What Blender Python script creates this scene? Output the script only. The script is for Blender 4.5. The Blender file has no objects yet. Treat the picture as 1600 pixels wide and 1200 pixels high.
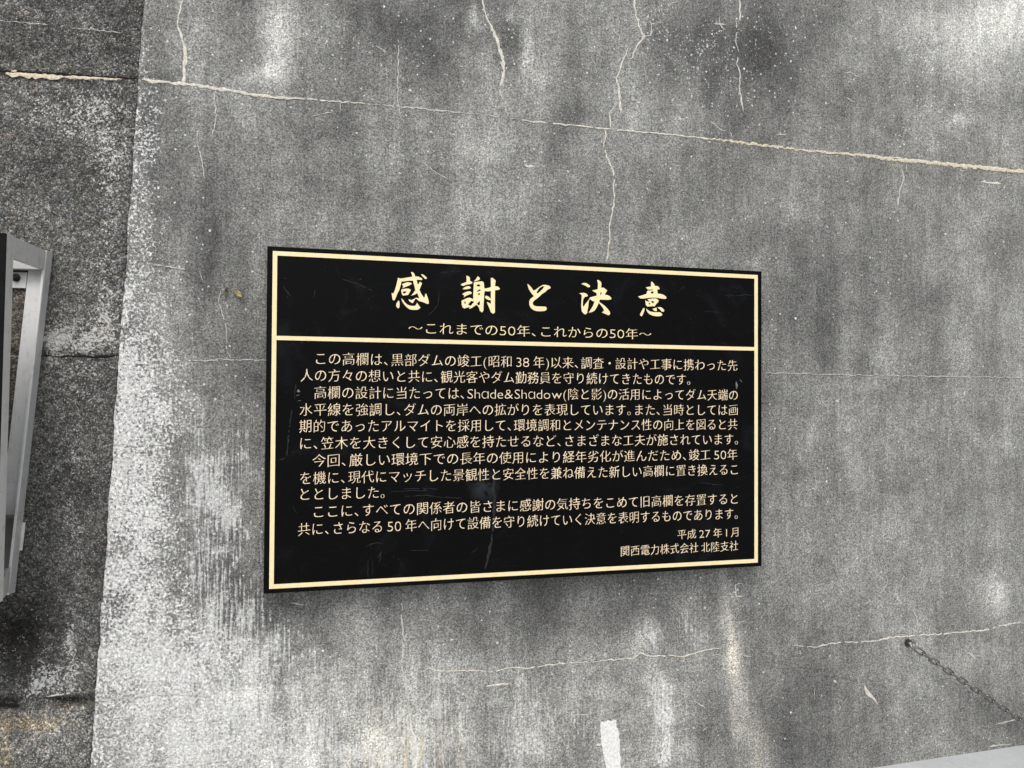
import bpy, bmesh, math, random
import numpy as np
from mathutils import Vector, Matrix

random.seed(7)
RNG = np.random.default_rng(11)
SC = bpy.context.scene
COL = SC.collection
R = math.radians

# ------------------------------------------------------------------ camera
F_PX = 1150.0                       # focal length in pixels of a 1600 px wide picture
YAW, PITCH, ROLL = 0.23971, 0.01686, 0.0054
CAM = np.array([-0.57627, -2.12925, 0.06501])
fw = np.array([math.sin(YAW)*math.cos(PITCH), math.cos(YAW)*math.cos(PITCH), math.sin(PITCH)])
rt = np.cross(fw, [0, 0, 1]); rt /= np.linalg.norm(rt)
up = np.cross(rt, fw)
rt2 = rt*math.cos(ROLL) + up*math.sin(ROLL)
up2 = -rt*math.sin(ROLL) + up*math.cos(ROLL)
cd = bpy.data.cameras.new('camera'); cam = bpy.data.objects.new('camera', cd); COL.objects.link(cam)
M = Matrix(((rt2[0], up2[0], -fw[0], CAM[0]), (rt2[1], up2[1], -fw[1], CAM[1]), (rt2[2], up2[2], -fw[2], CAM[2]), (0, 0, 0, 1)))
cam.matrix_world = M
cd.sensor_width = 36.0; cd.lens = 36.0*F_PX/1600.0
cd.clip_start = 0.02; cd.clip_end = 5000
SC.camera = cam

# ------------------------------------------------------------------ sky, sun, exposure
SUN_EL, SUN_AZ = R(58), R(205)      # overcast: a wide, weak sun in front of the wall
w = bpy.data.worlds.new("World"); SC.world = w; w.use_nodes = True
nt = w.node_tree
bgn = nt.nodes['Background']
sky = nt.nodes.new('ShaderNodeTexSky'); sky.sky_type = 'NISHITA'; sky.sun_disc = False
sky.sun_elevation = SUN_EL; sky.sun_rotation = SUN_AZ; sky.air_density = 1.0; sky.dust_density = 4.0
hs = nt.nodes.new('ShaderNodeHueSaturation'); hs.inputs['Saturation'].default_value = 0.25
nt.links.new(sky.outputs[0], hs.inputs['Color']); nt.links.new(hs.outputs[0], bgn.inputs[0])
bgn.inputs[1].default_value = 0.12
sl = bpy.data.lights.new('sun', 'SUN'); sl.energy = 1.0; sl.angle = R(25); sl.color = (1, 0.965, 0.92)
so = bpy.data.objects.new('sun', sl); COL.objects.link(so)
# sky azimuth: sun_rotation turns from +Y towards +X
sdir = Vector((math.sin(SUN_AZ)*math.cos(SUN_EL), math.cos(SUN_AZ)*math.cos(SUN_EL), math.sin(SUN_EL)))
so.rotation_euler = sdir.to_track_quat('Z', 'Y').to_euler()
so.location = sdir*30
vs = SC.view_settings
SC.display_settings.display_device = 'sRGB'
vs.view_transform = 'Standard'; vs.look = 'None'; vs.gamma = 1; vs.use_curve_mapping = False
vs.exposure = 0.62

# ------------------------------------------------------------------ measuring helpers
def ray(px, py):
    return fw + rt2*(px-800)/F_PX - up2*(py-600)/F_PX
def hit(px, py, n, d):
    r = ray(px, py); return CAM + r*((d - CAM @ n)/(r @ n))
YN = np.array([0, 1.0, 0])
def on_wall(px, py): return hit(px, py, YN, 0.0)
T = 0.045                            # plaque thickness
def on_plaque(px, py):
    P = hit(px, py, YN, -T); return P[0], P[2]
def to_px(X):
    d = X - CAM; z = d @ fw
    z = np.where(z > 0.05, z, 0.05)
    return 800 + F_PX*(d @ rt2)/z, 600 - F_PX*(d @ up2)/z

# the left edge of the smooth wall leans a little; the rough face turns away 8 degrees there
E0, E1 = on_wall(225, 0), on_wall(140, 1200)
ev = (E0-E1)/(E0[2]-E1[2])           # per metre of height
ANG = R(8)
dL = np.array([-math.cos(ANG), math.sin(ANG), 0])
nL = np.cross(dL, ev); nL /= np.linalg.norm(nL)
if nL[1] > 0: nL = -nL
def edge(z): return E1 + ev*(z - E1[2])
def PL(a, z, s=0.0):                  # a: metres left of the edge, s: metres out of the rough face
    return edge(z) + dL*a + nL*s
def on_rough(px, py, s=0.0): return hit(px, py, nL, E1 @ nL + s)

# ------------------------------------------------------------------ object helpers
def link(o, parent=None):
    COL.objects.link(o)
    if parent is not None: o.parent = parent
    return o
def tag(o, label=None, cat=None, group=None, kind=None):
    if label: o['label'] = label
    if cat: o['category'] = cat
    if group: o['group'] = group
    if kind: o['kind'] = kind
    return o
def empty(name, label, cat, group=None, loc=(0, 0, 0)):
    o = bpy.data.objects.new(name, None); o.empty_display_size = 0.05
    o.location = loc
    return tag(link(o), label, cat, group)
def mesh_obj(name, bm, mats, parent=None, smooth=False, fixn=True):
    me = bpy.data.meshes.new(name)
    if fixn: bmesh.ops.recalc_face_normals(bm, faces=bm.faces)
    bm.to_mesh(me); bm.free()
    for m in (mats if isinstance(mats, (list, tuple)) else [mats]): me.materials.append(m)
    if smooth:
        me.polygons.foreach_set('use_smooth', [True]*len(me.polygons))
    o = bpy.data.objects.new(name, me)
    link(o)
    if parent is not None:
        o.parent = parent
        o.matrix_parent_inverse = Matrix.Translation(-Vector(parent.location))
    return o
def hexa(bm, pts):                    # 8 points: four of one end, four of the other
    v = [bm.verts.new(Vector(p)) for p in pts]
    fs = [(0, 1, 2, 3), (7, 6, 5, 4), (0, 4, 5, 1), (1, 5, 6, 2), (2, 6, 7, 3), (3, 7, 4, 0)]
    return [bm.faces.new([v[i] for i in f]) for f in fs]
def box(bm, x0, x1, y0, y1, z0, z1):
    return hexa(bm, [(x0, y0, z0), (x1, y0, z0), (x1, y0, z1), (x0, y0, z1), (x0, y1, z0), (x1, y1, z0), (x1, y1, z1), (x0, y1, z1)])
def bevel(bm, wd, seg=2):
    bmesh.ops.bevel(bm, geom=list(bm.edges), offset=wd, segments=seg, affect='EDGES', profile=0.6)

# ------------------------------------------------------------------ numpy noise
def vnoise(x, y, seed):
    xi = np.floor(x).astype(np.int64); yi = np.floor(y).astype(np.int64)
    fx = x-xi; fy = y-yi
    fx = fx*fx*(3-2*fx); fy = fy*fy*(3-2*fy)
    def h(a, b):
        n = (a*374761393 + b*668265263 + seed*974711) & 0x7fffffff
        n = ((n ^ (n >> 13))*1274126177) & 0x7fffffff
        n = (n ^ (n >> 16)) & 0xffff
        return n/65535.0
    return (h(xi, yi)*(1-fx)+h(xi+1, yi)*fx)*(1-fy) + (h(xi, yi+1)*(1-fx)+h(xi+1, yi+1)*fx)*fy
def fbm(x, y, seed, octv=4, rough=0.5):
    t = 0; a = 1; s = 0
    for k in range(octv):
        t = t + a*vnoise(x*2**k, y*2**k, seed+k*17); s += a; a *= rough
    return t/s

# ------------------------------------------------------------------ materials
def new_mat(name):
    m = bpy.data.materials.new(name); m.use_nodes = True
    return m, m.node_tree, m.node_tree.nodes['Principled BSDF']
class N:
    """tiny node-graph writer"""
    def __init__(s, nt): s.t = nt; s.x = -2400
    def node(s, typ, **kw):
        n = s.t.nodes.new(typ); n.location = (s.x, 0); s.x += 40
        for k, v in kw.items(): setattr(n, k, v)
        return n
    def put(s, sock, v):
        if hasattr(v, 'is_output'): s.t.links.new(v, sock)
        elif v is not None: sock.default_value = v
    def math(s, op, a, b=None, c=None, clamp=False):
        n = s.node('ShaderNodeMath', operation=op); n.use_clamp = clamp
        for i, v in enumerate((a, b, c)): s.put(n.inputs[i], v)
        return n.outputs[0]
    def step(s, v, lo, hi):
        n = s.node('ShaderNodeMapRange', interpolation_type='SMOOTHSTEP')
        s.put(n.inputs['Value'], v); s.put(n.inputs['From Min'], lo); s.put(n.inputs['From Max'], hi)
        return n.outputs['Result']
    def mix(s, f, a, b):
        n = s.node('ShaderNodeMix', data_type='RGBA')
        s.put(n.inputs[0], f); s.put(n.inputs[6], a); s.put(n.inputs[7], b)
        return n.outputs[2]
    def coords(s, scale=(1, 1, 1)):
        tc = s.node('ShaderNodeTexCoord'); mp = s.node('ShaderNodeMapping')
        mp.inputs['Scale'].default_value = scale
        s.t.links.new(tc.outputs['Object'], mp.inputs['Vector'])
        return mp.outputs[0]
    def noise(s, vec, scale, detail=2, rough=0.5, dist=0.0):
        n = s.node('ShaderNodeTexNoise'); s.put(n.inputs['Vector'], vec)
        n.inputs['Scale'].default_value = scale; n.inputs['Detail'].default_value = detail
        n.inputs['Roughness'].default_value = rough; n.inputs['Distortion'].default_value = dist
        return n.outputs['Fac']
    def voro(s, vec, scale, feature='F1', rnd=1.0):
        n = s.node('ShaderNodeTexVoronoi', feature=feature); s.put(n.inputs['Vector'], vec)
        n.inputs['Scale'].default_value = scale; n.inputs['Randomness'].default_value = rnd
        return n
    def attr(s, name):
        n = s.node('ShaderNodeAttribute', attribute_type='GEOMETRY'); n.attribute_name = name
        return n.outputs['Fac']
    def rgb(s, r, g, b):
        n = s.node('ShaderNodeCombineColor')
        for i, v in enumerate((r, g, b)): s.put(n.inputs[i], v)
        return n.outputs[0]
    def bump(s, h, strength, dist):
        n = s.node('ShaderNodeBump'); n.inputs['Strength'].default_value = strength
        n.inputs['Distance'].default_value = dist; s.t.links.new(h, n.inputs['Height'])
        return n.outputs[0]

def concrete_smooth():
    m, t, bs = new_mat('weathered_concrete'); g = N(t)
    v = g.coords(); vs_ = g.coords((1, 1, 0.09))
    tone = g.attr('tone'); lime = g.attr('lime'); streak = g.attr('streak'); rust = g.attr('rust')
    grain = g.noise(v, 250, 1.5, 0.8)
    grain2 = g.noise(v, 110, 3.0, 0.7)
    mid = g.noise(v, 22, 5.0, 0.62, 0.4)
    blot = g.noise(v, 5.5, 5.0, 0.55, 0.8)
    run = g.noise(vs_, 26, 4.0, 0.6)
    runf = g.noise(g.coords((1, 1, 0.05)), 170, 3.0, 0.65)
    cell = g.node('ShaderNodeSeparateColor'); t.links.new(g.voro(v, 310).outputs['Color'], cell.inputs[0])
    k = g.math('MULTIPLY_ADD', g.math('SUBTRACT', grain, 0.5), 2.2, 1.0)
    k = g.math('MULTIPLY', k, g.math('MULTIPLY_ADD', g.math('SUBTRACT', cell.outputs[0], 0.5), 1.0, 1.0))
    k = g.math('MULTIPLY', k, g.math('MULTIPLY_ADD', g.math('SUBTRACT', grain2, 0.5), 1.15, 1.0))
    k = g.math('MULTIPLY', k, g.math('MULTIPLY_ADD', g.math('SUBTRACT', mid, 0.5), 0.75, 1.0))
    k = g.math('MULTIPLY', k, g.math('MULTIPLY_ADD', g.math('SUBTRACT', blot, 0.5), 1.0, 1.0))
    k = g.math('MULTIPLY', k, g.math('MULTIPLY_ADD', g.math('SUBTRACT', run, 0.5), 0.7, 1.0))
    dash = g.math('MULTIPLY', g.step(g.noise(g.coords((1, 1, 0.11)), 120, 2.5, 0.6), 0.46, 0.34), g.math('MULTIPLY', streak, 0.9, clamp=True))
    k = g.math('MULTIPLY', k, g.math('MULTIPLY_ADD', dash, -0.62, 1.0))
    k = g.math('MULTIPLY', k, g.math('MULTIPLY_ADD', g.math('SUBTRACT', runf, 0.5), 0.75, 1.0))
    k = g.math('MAXIMUM', k, 0.20)
    base = g.math('MULTIPLY', tone, k)
    col = g.rgb(base, g.math('MULTIPLY', base, 0.998), g.math('MULTIPLY', base, 0.935))
    # yellow-brown seepage
    rk = g.math('MULTIPLY', rust, g.step(run, 0.38, 0.62), clamp=True)
    col = g.mix(rk, col, g.rgb(g.math('MULTIPLY', base, 1.10), g.math('MULTIPLY', base, 1.01), g.math('MULTIPLY', base, 0.85)))
    # white lime specks and crust, denser where the attribute is high
    sp = g.noise(v, 130, 3.5, 0.66)
    sp = g.math('MULTIPLY_ADD', g.math('SUBTRACT', mid, 0.5), 0.35, sp)
    thr = g.math('MULTIPLY_ADD', lime, -0.47, 0.745)
    m1 = g.step(sp, thr, g.math('ADD', thr, 0.06))
    # single raised white spots
    dv = g.voro(v, 52); dc = g.node('ShaderNodeSeparateColor'); t.links.new(dv.outputs['Color'], dc.inputs[0])
    rad = g.math('MULTIPLY_ADD', dc.outputs[1], 0.13, 0.05)
    rad = g.math('MULTIPLY_ADD', g.math('SUBTRACT', grain2, 0.5), 0.5, rad)
    dot = g.math('LESS_THAN', dv.outputs['Distance'], rad)
    dot = g.math('MULTIPLY', dot, g.math('LESS_THAN', dc.outputs[0], g.math('MULTIPLY_ADD', lime, 1.3, -0.04)))
    dv2 = g.voro(v, 125); dc2 = g.node('ShaderNodeSeparateColor'); t.links.new(dv2.outputs['Color'], dc2.inputs[0])
    rad2 = g.math('MULTIPLY_ADD', g.math('POWER', dc2.outputs[1], 3.0), 0.26, 0.10)
    dot2 = g.math('LESS_THAN', dv2.outputs['Distance'], g.math('MULTIPLY_ADD', g.math('SUBTRACT', grain, 0.5), 0.4, rad2))
    dot2 = g.math('MULTIPLY', dot2, g.math('LESS_THAN', dc2.outputs[0], g.math('MULTIPLY', lime, g.math('MULTIPLY_ADD', g.step(blot, 0.35, 0.65), 1.1, 0.25))))
    m1 = g.math('MAXIMUM', m1, g.math('MULTIPLY', g.math('MAXIMUM', dot, dot2), 0.9))
    st = g.math('MULTIPLY_ADD', g.math('SUBTRACT', grain2, 0.5), 0.45, runf)
    thr2 = g.math('MULTIPLY_ADD', streak, -0.55, 0.80)
    st = g.math('MULTIPLY_ADD', g.math('SUBTRACT', blot, 0.5), 0.35, g.math('MULTIPLY_ADD', g.math('SUBTRACT', mid, 0.5), 0.5, st))
    m2 = g.step(st, thr2, g.math('ADD', thr2, 0.21))
    mm = g.math('MAXIMUM', m1, g.math('MULTIPLY', m2, 0.70))
    lk = g.math('MULTIPLY_ADD', g.math('SUBTRACT', grain2, 0.5), 1.3, g.math('MULTIPLY_ADD', g.math('SUBTRACT', cell.outputs[1], 0.5), 0.34, 0.60))
    lcol = g.rgb(lk, g.math('MULTIPLY', lk, 0.995), g.math('MULTIPLY', lk, 0.965))
    col = g.mix(mm, col, lcol)
    # pin holes
    vo = g.voro(v, 60); ph = g.step(vo.outputs['Distance'], 0.10, 0.06)
    ph = g.math('MULTIPLY', ph, g.step(mid, 0.52, 0.60))
    col = g.mix(g.math('MULTIPLY', ph, 0.75), col, (0.03, 0.03, 0.028, 1))
    t.links.new(col, bs.inputs['Base Color'])
    bs.inputs['Roughness'].default_value = 0.92; bs.inputs['Specular IOR Level'].default_value = 0.25
    hgt = g.math('ADD', g.math('MULTIPLY', grain, 0.5), g.math('MULTIPLY', grain2, 0.6))
    hgt = g.math('ADD', hgt, g.math('MULTIPLY', mm, 0.25))
    hgt = g.math('SUBTRACT', hgt, ph)
    t.links.new(g.bump(hgt, 0.55, 0.0022), bs.inputs['Normal'])
    return m

def concrete_rough():
    m, t, bs = new_mat('exposed_aggregate_concrete'); g = N(t)
    v = g.coords()
    tone = g.attr('tone'); lime = g.attr('lime'); rust = g.attr('rust')
    vo = g.voro(v, 165); vo2 = g.voro(v, 340)
    peb = g.node('ShaderNodeSeparateColor'); t.links.new(vo.outputs['Color'], peb.inputs[0])
    peb2 = g.node('ShaderNodeSeparateColor'); t.links.new(vo2.outputs['Color'], peb2.inputs[0])
    grain = g.noise(v, 360, 2, 0.7); mid = g.noise(v, 30, 5, 0.65, 0.5); blot = g.noise(v, 7, 4, 0.55, 0.5)
    k = g.math('MULTIPLY_ADD', g.math('POWER', peb.outputs[0], 2.2), 1.1, 0.64)
    k2 = g.math('MULTIPLY_ADD', g.math('POWER', peb2.outputs[1], 2.0), 1.5, 0.50)
    k = g.math('MULTIPLY', k, k2)
    k = g.math('MULTIPLY', k, g.math('MULTIPLY_ADD', g.math('SUBTRACT', grain, 0.5), 1.6, 1.0))
    k = g.math('MULTIPLY', k, g.math('MULTIPLY_ADD', g.math('SUBTRACT', mid, 0.5), 1.5, 1.0))
    k = g.math('MULTIPLY', k, g.math('MULTIPLY_ADD', g.math('SUBTRACT', blot, 0.5), 0.9, 1.0))
    k = g.math('MAXIMUM', k, 0.12)
    base = g.math('MULTIPLY', tone, k)
    col = g.rgb(base, g.math('MULTIPLY', base, 0.99), g.math('MULTIPLY', base, 0.91))
    # a few warm and bluish stones
    warm = g.step(peb.outputs[1], 0.991, 0.994); cool = g.step(peb.outputs[2], 0.93, 0.94)
    col = g.mix(g.math('MULTIPLY', warm, 0.8), col, g.rgb(g.math('MULTIPLY', base, 1.5), g.math('MULTIPLY', base, 0.95), g.math('MULTIPLY', base, 0.7)))
    col = g.mix(g.math('MULTIPLY', cool, 0.6), col, g.rgb(g.math('MULTIPLY', base, 0.85), g.math('MULTIPLY', base, 0.95), g.math('MULTIPLY', base, 1.15)))
    col = g.mix(g.math('MULTIPLY', rust, g.step(mid, 0.35, 0.6)), col, g.rgb(g.math('MULTIPLY', base, 1.5), g.math('MULTIPLY', base, 1.15), g.math('MULTIPLY', base, 0.72)))
    white = g.math('MULTIPLY', g.step(peb2.outputs[0], 0.975, 0.985), g.step(vo2.outputs['Distance'], 0.6, 0.4))
    sp = g.noise(v, 150, 3.5, 0.68)
    sp = g.math('MULTIPLY_ADD', g.math('SUBTRACT', mid, 0.5), 0.3, sp)
    thr = g.math('MULTIPLY_ADD', lime, -0.58, 0.755)
    m1 = g.step(sp, thr, g.math('ADD', thr, 0.08))
    mm = g.math('MAXIMUM', g.math('MULTIPLY', white, 0.8), m1)
    lk = g.math('MULTIPLY_ADD', g.math('SUBTRACT', grain, 0.5), 1.1, 0.52)
    col = g.mix(mm, col, g.rgb(lk, g.math('MULTIPLY', lk, 0.985), g.math('MULTIPLY', lk, 0.93)))
    t.links.new(col, bs.inputs['Base Color'])
    bs.inputs['Roughness'].default_value = 0.95; bs.inputs['Specular IOR Level'].default_value = 0.2
    h = g.math('SUBTRACT', g.math('MULTIPLY', grain, 0.4), g.math('MULTIPLY', vo.outputs['Distance'], 1.0))
    h = g.math('SUBTRACT', h, g.math('MULTIPLY', vo2.outputs['Distance'], 0.5))
    t.links.new(g.bump(h, 0.7, 0.004), bs.inputs['Normal'])
    return m

def lime_mat(name, c0, c1):
    m, t, bs = new_mat(name); g = N(t); v = g.coords()
    f = g.step(g.noise(v, 160, 3, 0.7), 0.36, 0.62)
    t.links.new(g.mix(f, c0, c1), bs.inputs['Base Color'])
    bs.inputs['Roughness'].default_value = 0.9; bs.inputs['Specular IOR Level'].default_value = 0.2
    return m

def metal_mat(name, col, rough, metallic, dirt=0.5, spec=0.5):
    m, t, bs = new_mat(name); g = N(t); v = g.coords(); vz = g.coords((1, 1, 0.12))
    n1 = g.noise(v, 35, 5, 0.65); n2 = g.noise(vz, 90, 3, 0.6); n3 = g.noise(v, 260, 2, 0.6)
    f = g.math('ADD', g.math('MULTIPLY', n1, 0.6), g.math('MULTIPLY', n2, 0.4))
    f = g.math('MULTIPLY', g.step(f, 0.48, 0.68), dirt)
    c2 = tuple(x*k for x, k in zip(col[:3], (0.62, 0.58, 0.48))) + (1,)
    cc = g.mix(f, col, c2)
    cc = g.mix(g.math('MULTIPLY', g.step(n3, 0.60, 0.72), 0.35*dirt), cc, (0.05, 0.048, 0.042, 1))
    t.links.new(cc, bs.inputs['Base Color'])
    t.links.new(g.math('MULTIPLY_ADD', n1, 0.25, rough-0.1), bs.inputs['Roughness'])
    bs.inputs['Metallic'].default_value = metallic; bs.inputs['Specular IOR Level'].default_value = spec
    t.links.new(g.bump(n1, 0.08, 0.003), bs.inputs['Normal'])
    return m

def plaque_black():
    m, t, bs = new_mat('black_plaque_face'); g = N(t)
    v = g.coords(); vh = g.coords((0.06, 1, 1))
    n1 = g.noise(v, 7, 5, 0.62, 1.2); br = g.noise(vh, 160, 3, 0.6); n3 = g.noise(v, 420, 2, 0.6); n4 = g.noise(v, 3.2, 4, 0.6, 0.8)
    f = g.math('MULTIPLY', g.step(n1, 0.52, 0.78), 0.55)
    f = g.math('MULTIPLY_ADD', g.math('MULTIPLY', g.step(br, 0.56, 0.75), g.step(n4, 0.45, 0.7)), 0.35, f)
    col = g.mix(f, (0.0012, 0.0012, 0.0014, 1), (0.0105, 0.0118, 0.0145, 1))  # bluish clouds: dusty smudges plus a soft sky sheen put into the colour
    sm = on_plaque(757, 760)
    ds = g.node('ShaderNodeVectorMath', operation='DISTANCE'); t.links.new(v, ds.inputs[0]); ds.inputs[1].default_value = (sm[0], -T, sm[1])
    smg = g.math('MULTIPLY', g.step(ds.outputs['Value'], 0.062, 0.012), g.step(g.noise(v, 34, 4, 0.6), 0.38, 0.62))
    col = g.mix(g.math('MULTIPLY', smg, 0.8), col, (0.026, 0.030, 0.034, 1))
    vo = g.voro(v, 70); d = g.math('MULTIPLY', g.step(vo.outputs['Distance'], 0.075, 0.05), g.step(n1, 0.47, 0.6))
    col = g.mix(g.math('MULTIPLY', d, 0.5), col, (0.14, 0.14, 0.145, 1))
    t.links.new(col, bs.inputs['Base Color'])
    t.links.new(g.math('MULTIPLY_ADD', n1, 0.25, 0.16), bs.inputs['Roughness'])
    bs.inputs['Specular IOR Level'].default_value = 0.10
    t.links.new(g.bump(g.math('ADD', g.math('MULTIPLY', n4, 1.0), g.math('MULTIPLY', n3, 0.01)), 0.12, 0.01), bs.inputs['Normal'])
    return m

def gold_mat(name, col, metallic):
    m, t, bs = new_mat(name); g = N(t); v = g.coords()
    n1 = g.noise(v, 45, 4, 0.6); n2 = g.noise(v, 230, 3, 0.65)
    c2 = tuple(x*k for x, k in zip(col[:3], (0.95, 0.92, 0.88))) + (1,)
    cc = g.mix(g.step(n1, 0.4, 0.7), col, c2)
    cc = g.mix(g.math('MULTIPLY', g.step(n2, 0.70, 0.76), 0.75), cc, (0.10, 0.075, 0.045, 1))
    t.links.new(cc, bs.inputs['Base Color'])
    bs.inputs['Roughness'].default_value = 0.5; bs.inputs['Metallic'].default_value = metallic
    bs.inputs['Specular IOR Level'].default_value = 0.35
    return m

def plain(name, col, rough, metallic=0.0, spec=0.4, var=0.25, scale=40):
    m, t, bs = new_mat(name); g = N(t); v = g.coords()
    f = g.step(g.noise(v, scale, 5, 0.62), 0.35, 0.68)
    t.links.new(g.mix(f, col, tuple(c*(1-var) for c in col[:3]) + (1,)), bs.inputs['Base Color'])
    bs.inputs['Roughness'].default_value = rough; bs.inputs['Metallic'].default_value = metallic
    bs.inputs['Specular IOR Level'].default_value = spec
    return m

MAT_SMOOTH = concrete_smooth()
MAT_ROUGH = concrete_rough()
MAT_LIME = lime_mat('lime_deposit', (0.74, 0.70, 0.61, 1), (0.50, 0.47, 0.41, 1))
MAT_LIME_THIN = lime_mat('thin_lime_deposit', (0.62, 0.605, 0.56, 1), (0.40, 0.39, 0.37, 1))
MAT_LIME_OCHRE = lime_mat('ochre_lime_deposit', (0.70, 0.65, 0.53, 1), (0.50, 0.42, 0.29, 1))
MAT_GAP = plain('dirt_in_joint', (0.018, 0.016, 0.014, 1), 0.95, 0, 0.1)
MAT_DRIP = lime_mat('white_lime_drip', (0.82, 0.81, 0.78, 1), (0.62, 0.62, 0.60, 1))
MAT_ALU = metal_mat('weathered_aluminium', (0.58, 0.58, 0.565, 1), 0.5, 0.35, 0.55)
MAT_ALU_PALE = metal_mat('pale_aluminium', (0.86, 0.86, 0.85, 1), 0.5, 0.1, 0.45)
MAT_ALU_DARK = metal_mat('dark_aluminium_web', (0.17, 0.17, 0.16, 1), 0.6, 0.3, 0.5)  # darker colour for the lower back rail
MAT_STEEL = metal_mat('galvanised_steel', (0.36, 0.35, 0.34, 1), 0.38, 0.8, 0.7)
MAT_CHAIN = metal_mat('tarnished_chain_steel', (0.17, 0.165, 0.155, 1), 0.24, 0.55, 0.5, 0.9)
MAT_BOLT = metal_mat('dark_bolt_steel', (0.10, 0.095, 0.09, 1), 0.35, 0.8, 0.5)
MAT_BLACK = plaque_black()
MAT_MARK = plain('grey_scuff_mark', (0.022, 0.023, 0.025, 1), 0.7, 0, 0.2, 0.6, 120)
MAT_CHIP = plain('bare_chip', (0.20, 0.20, 0.20, 1), 0.8, 0, 0.3, 0.5, 120)
MAT_SIGNBLACK = plain('black_board_sheet', (0.006, 0.006, 0.0065, 1), 0.5, 0, 0.1, 0.4, 30)
MAT_GOLD = gold_mat('gold_border_paint', (0.90, 0.74, 0.44, 1), 0.12)
MAT_GOLD_T = gold_mat('gold_title_paint', (0.92, 0.77, 0.46, 1), 0.08)
MAT_GOLD_B = gold_mat('gold_letter_paint', (0.88, 0.72, 0.50, 1), 0.10)
MAT_LEAF_Y = plain('yellow_leaf', (0.42, 0.36, 0.14, 1), 0.7, 0, 0.3, 0.5, 200)
MAT_LEAF_G = plain('olive_leaf', (0.12, 0.13, 0.045, 1), 0.7, 0, 0.3, 0.5, 200)

# ------------------------------------------------------------------ ground
def ground_z(x): return -1.1738 + 0.0148*(x-1.192)
def make_ground():
    m, t, bs = new_mat('pale_paving'); g = N(t); v = g.coords()
    n1 = g.noise(v, 9, 6, 0.6, 0.5); n2 = g.noise(v, 240, 3, 0.65); n3 = g.noise(v, 60, 4, 0.6)
    k = g.math('MULTIPLY_ADD', g.math('SUBTRACT', n1, 0.5), 0.35, 1.0)
    k = g.math('MULTIPLY', k, g.math('MULTIPLY_ADD', g.math('SUBTRACT', n2, 0.5), 0.35, 1.0))
    k = g.math('MULTIPLY', k, g.math('MULTIPLY_ADD', g.math('SUBTRACT', n3, 0.5), 0.25, 1.0))
    b = g.math('MULTIPLY', k, 0.40)
    t.links.new(g.rgb(g.math('MULTIPLY', b, 0.965), b, g.math('MULTIPLY', b, 1.02)), bs.inputs['Base Color'])
    bs.inputs['Roughness'].default_value = 0.8
    t.links.new(g.bump(n2, 0.25, 0.002), bs.inputs['Normal'])
    bm = bmesh.new()
    xs = [-400, -40, -8, -3, 0, 1.2, 1.9, 4, 8, 40, 400]; ys = [-600, -60, -10, -4, -2, -1, 0.5, 4]
    vv = [[bm.verts.new((x, y, ground_z(max(-8, min(8, x))))) for x in xs] for y in ys]
    for j in range(len(ys)-1):
        for i in range(len(xs)-1):
            bm.faces.new((vv[j][i], vv[j][i+1], vv[j+1][i+1], vv[j+1][i]))
    tag(mesh_obj('ground', bm, m), kind='structure')
make_ground()

# ------------------------------------------------------------------ the wall
wall = empty('concrete_wall', 'tall grey weathered concrete wall with white cracks, smooth face and rougher face', 'wall', loc=tuple(edge(ground_z(-1.1))))

def spaced(lo, hi, step, out_hi, out_lo=None):
    c = list(np.arange(lo, hi+1e-6, step))
    s = step
    while c[-1] < out_hi: s *= 1.35; c.append(min(c[-1]+s, out_hi))
    if out_lo is not None:
        s = step; pre = []
        x = lo
        while x > out_lo: s *= 1.35; x = max(x-s, out_lo); pre.append(x)
        c = pre[::-1] + c
    return np.array(c)

def field(px, py, base, blobs):
    f = np.full(px.shape, float(base))
    for (x, y, rx, ry, d, *rest) in blobs:
        a = R(rest[0]) if rest else 0
        dx = px-x; dy = py-y
        u = (dx*math.cos(a)+dy*math.sin(a))/rx; v = (-dx*math.sin(a)+dy*math.cos(a))/ry
        f += d*(1.25 if base > 50 else 1)*np.exp(-(u*u+v*v))
    return f
def add_attr(me, name, arr):
    at = me.attributes.new(name, 'FLOAT', 'POINT'); at.data.foreach_set('value', arr.astype(np.float32).ravel())
def lin(v): return (np.clip(v, 4, 255)/255.0)**2.2

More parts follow.
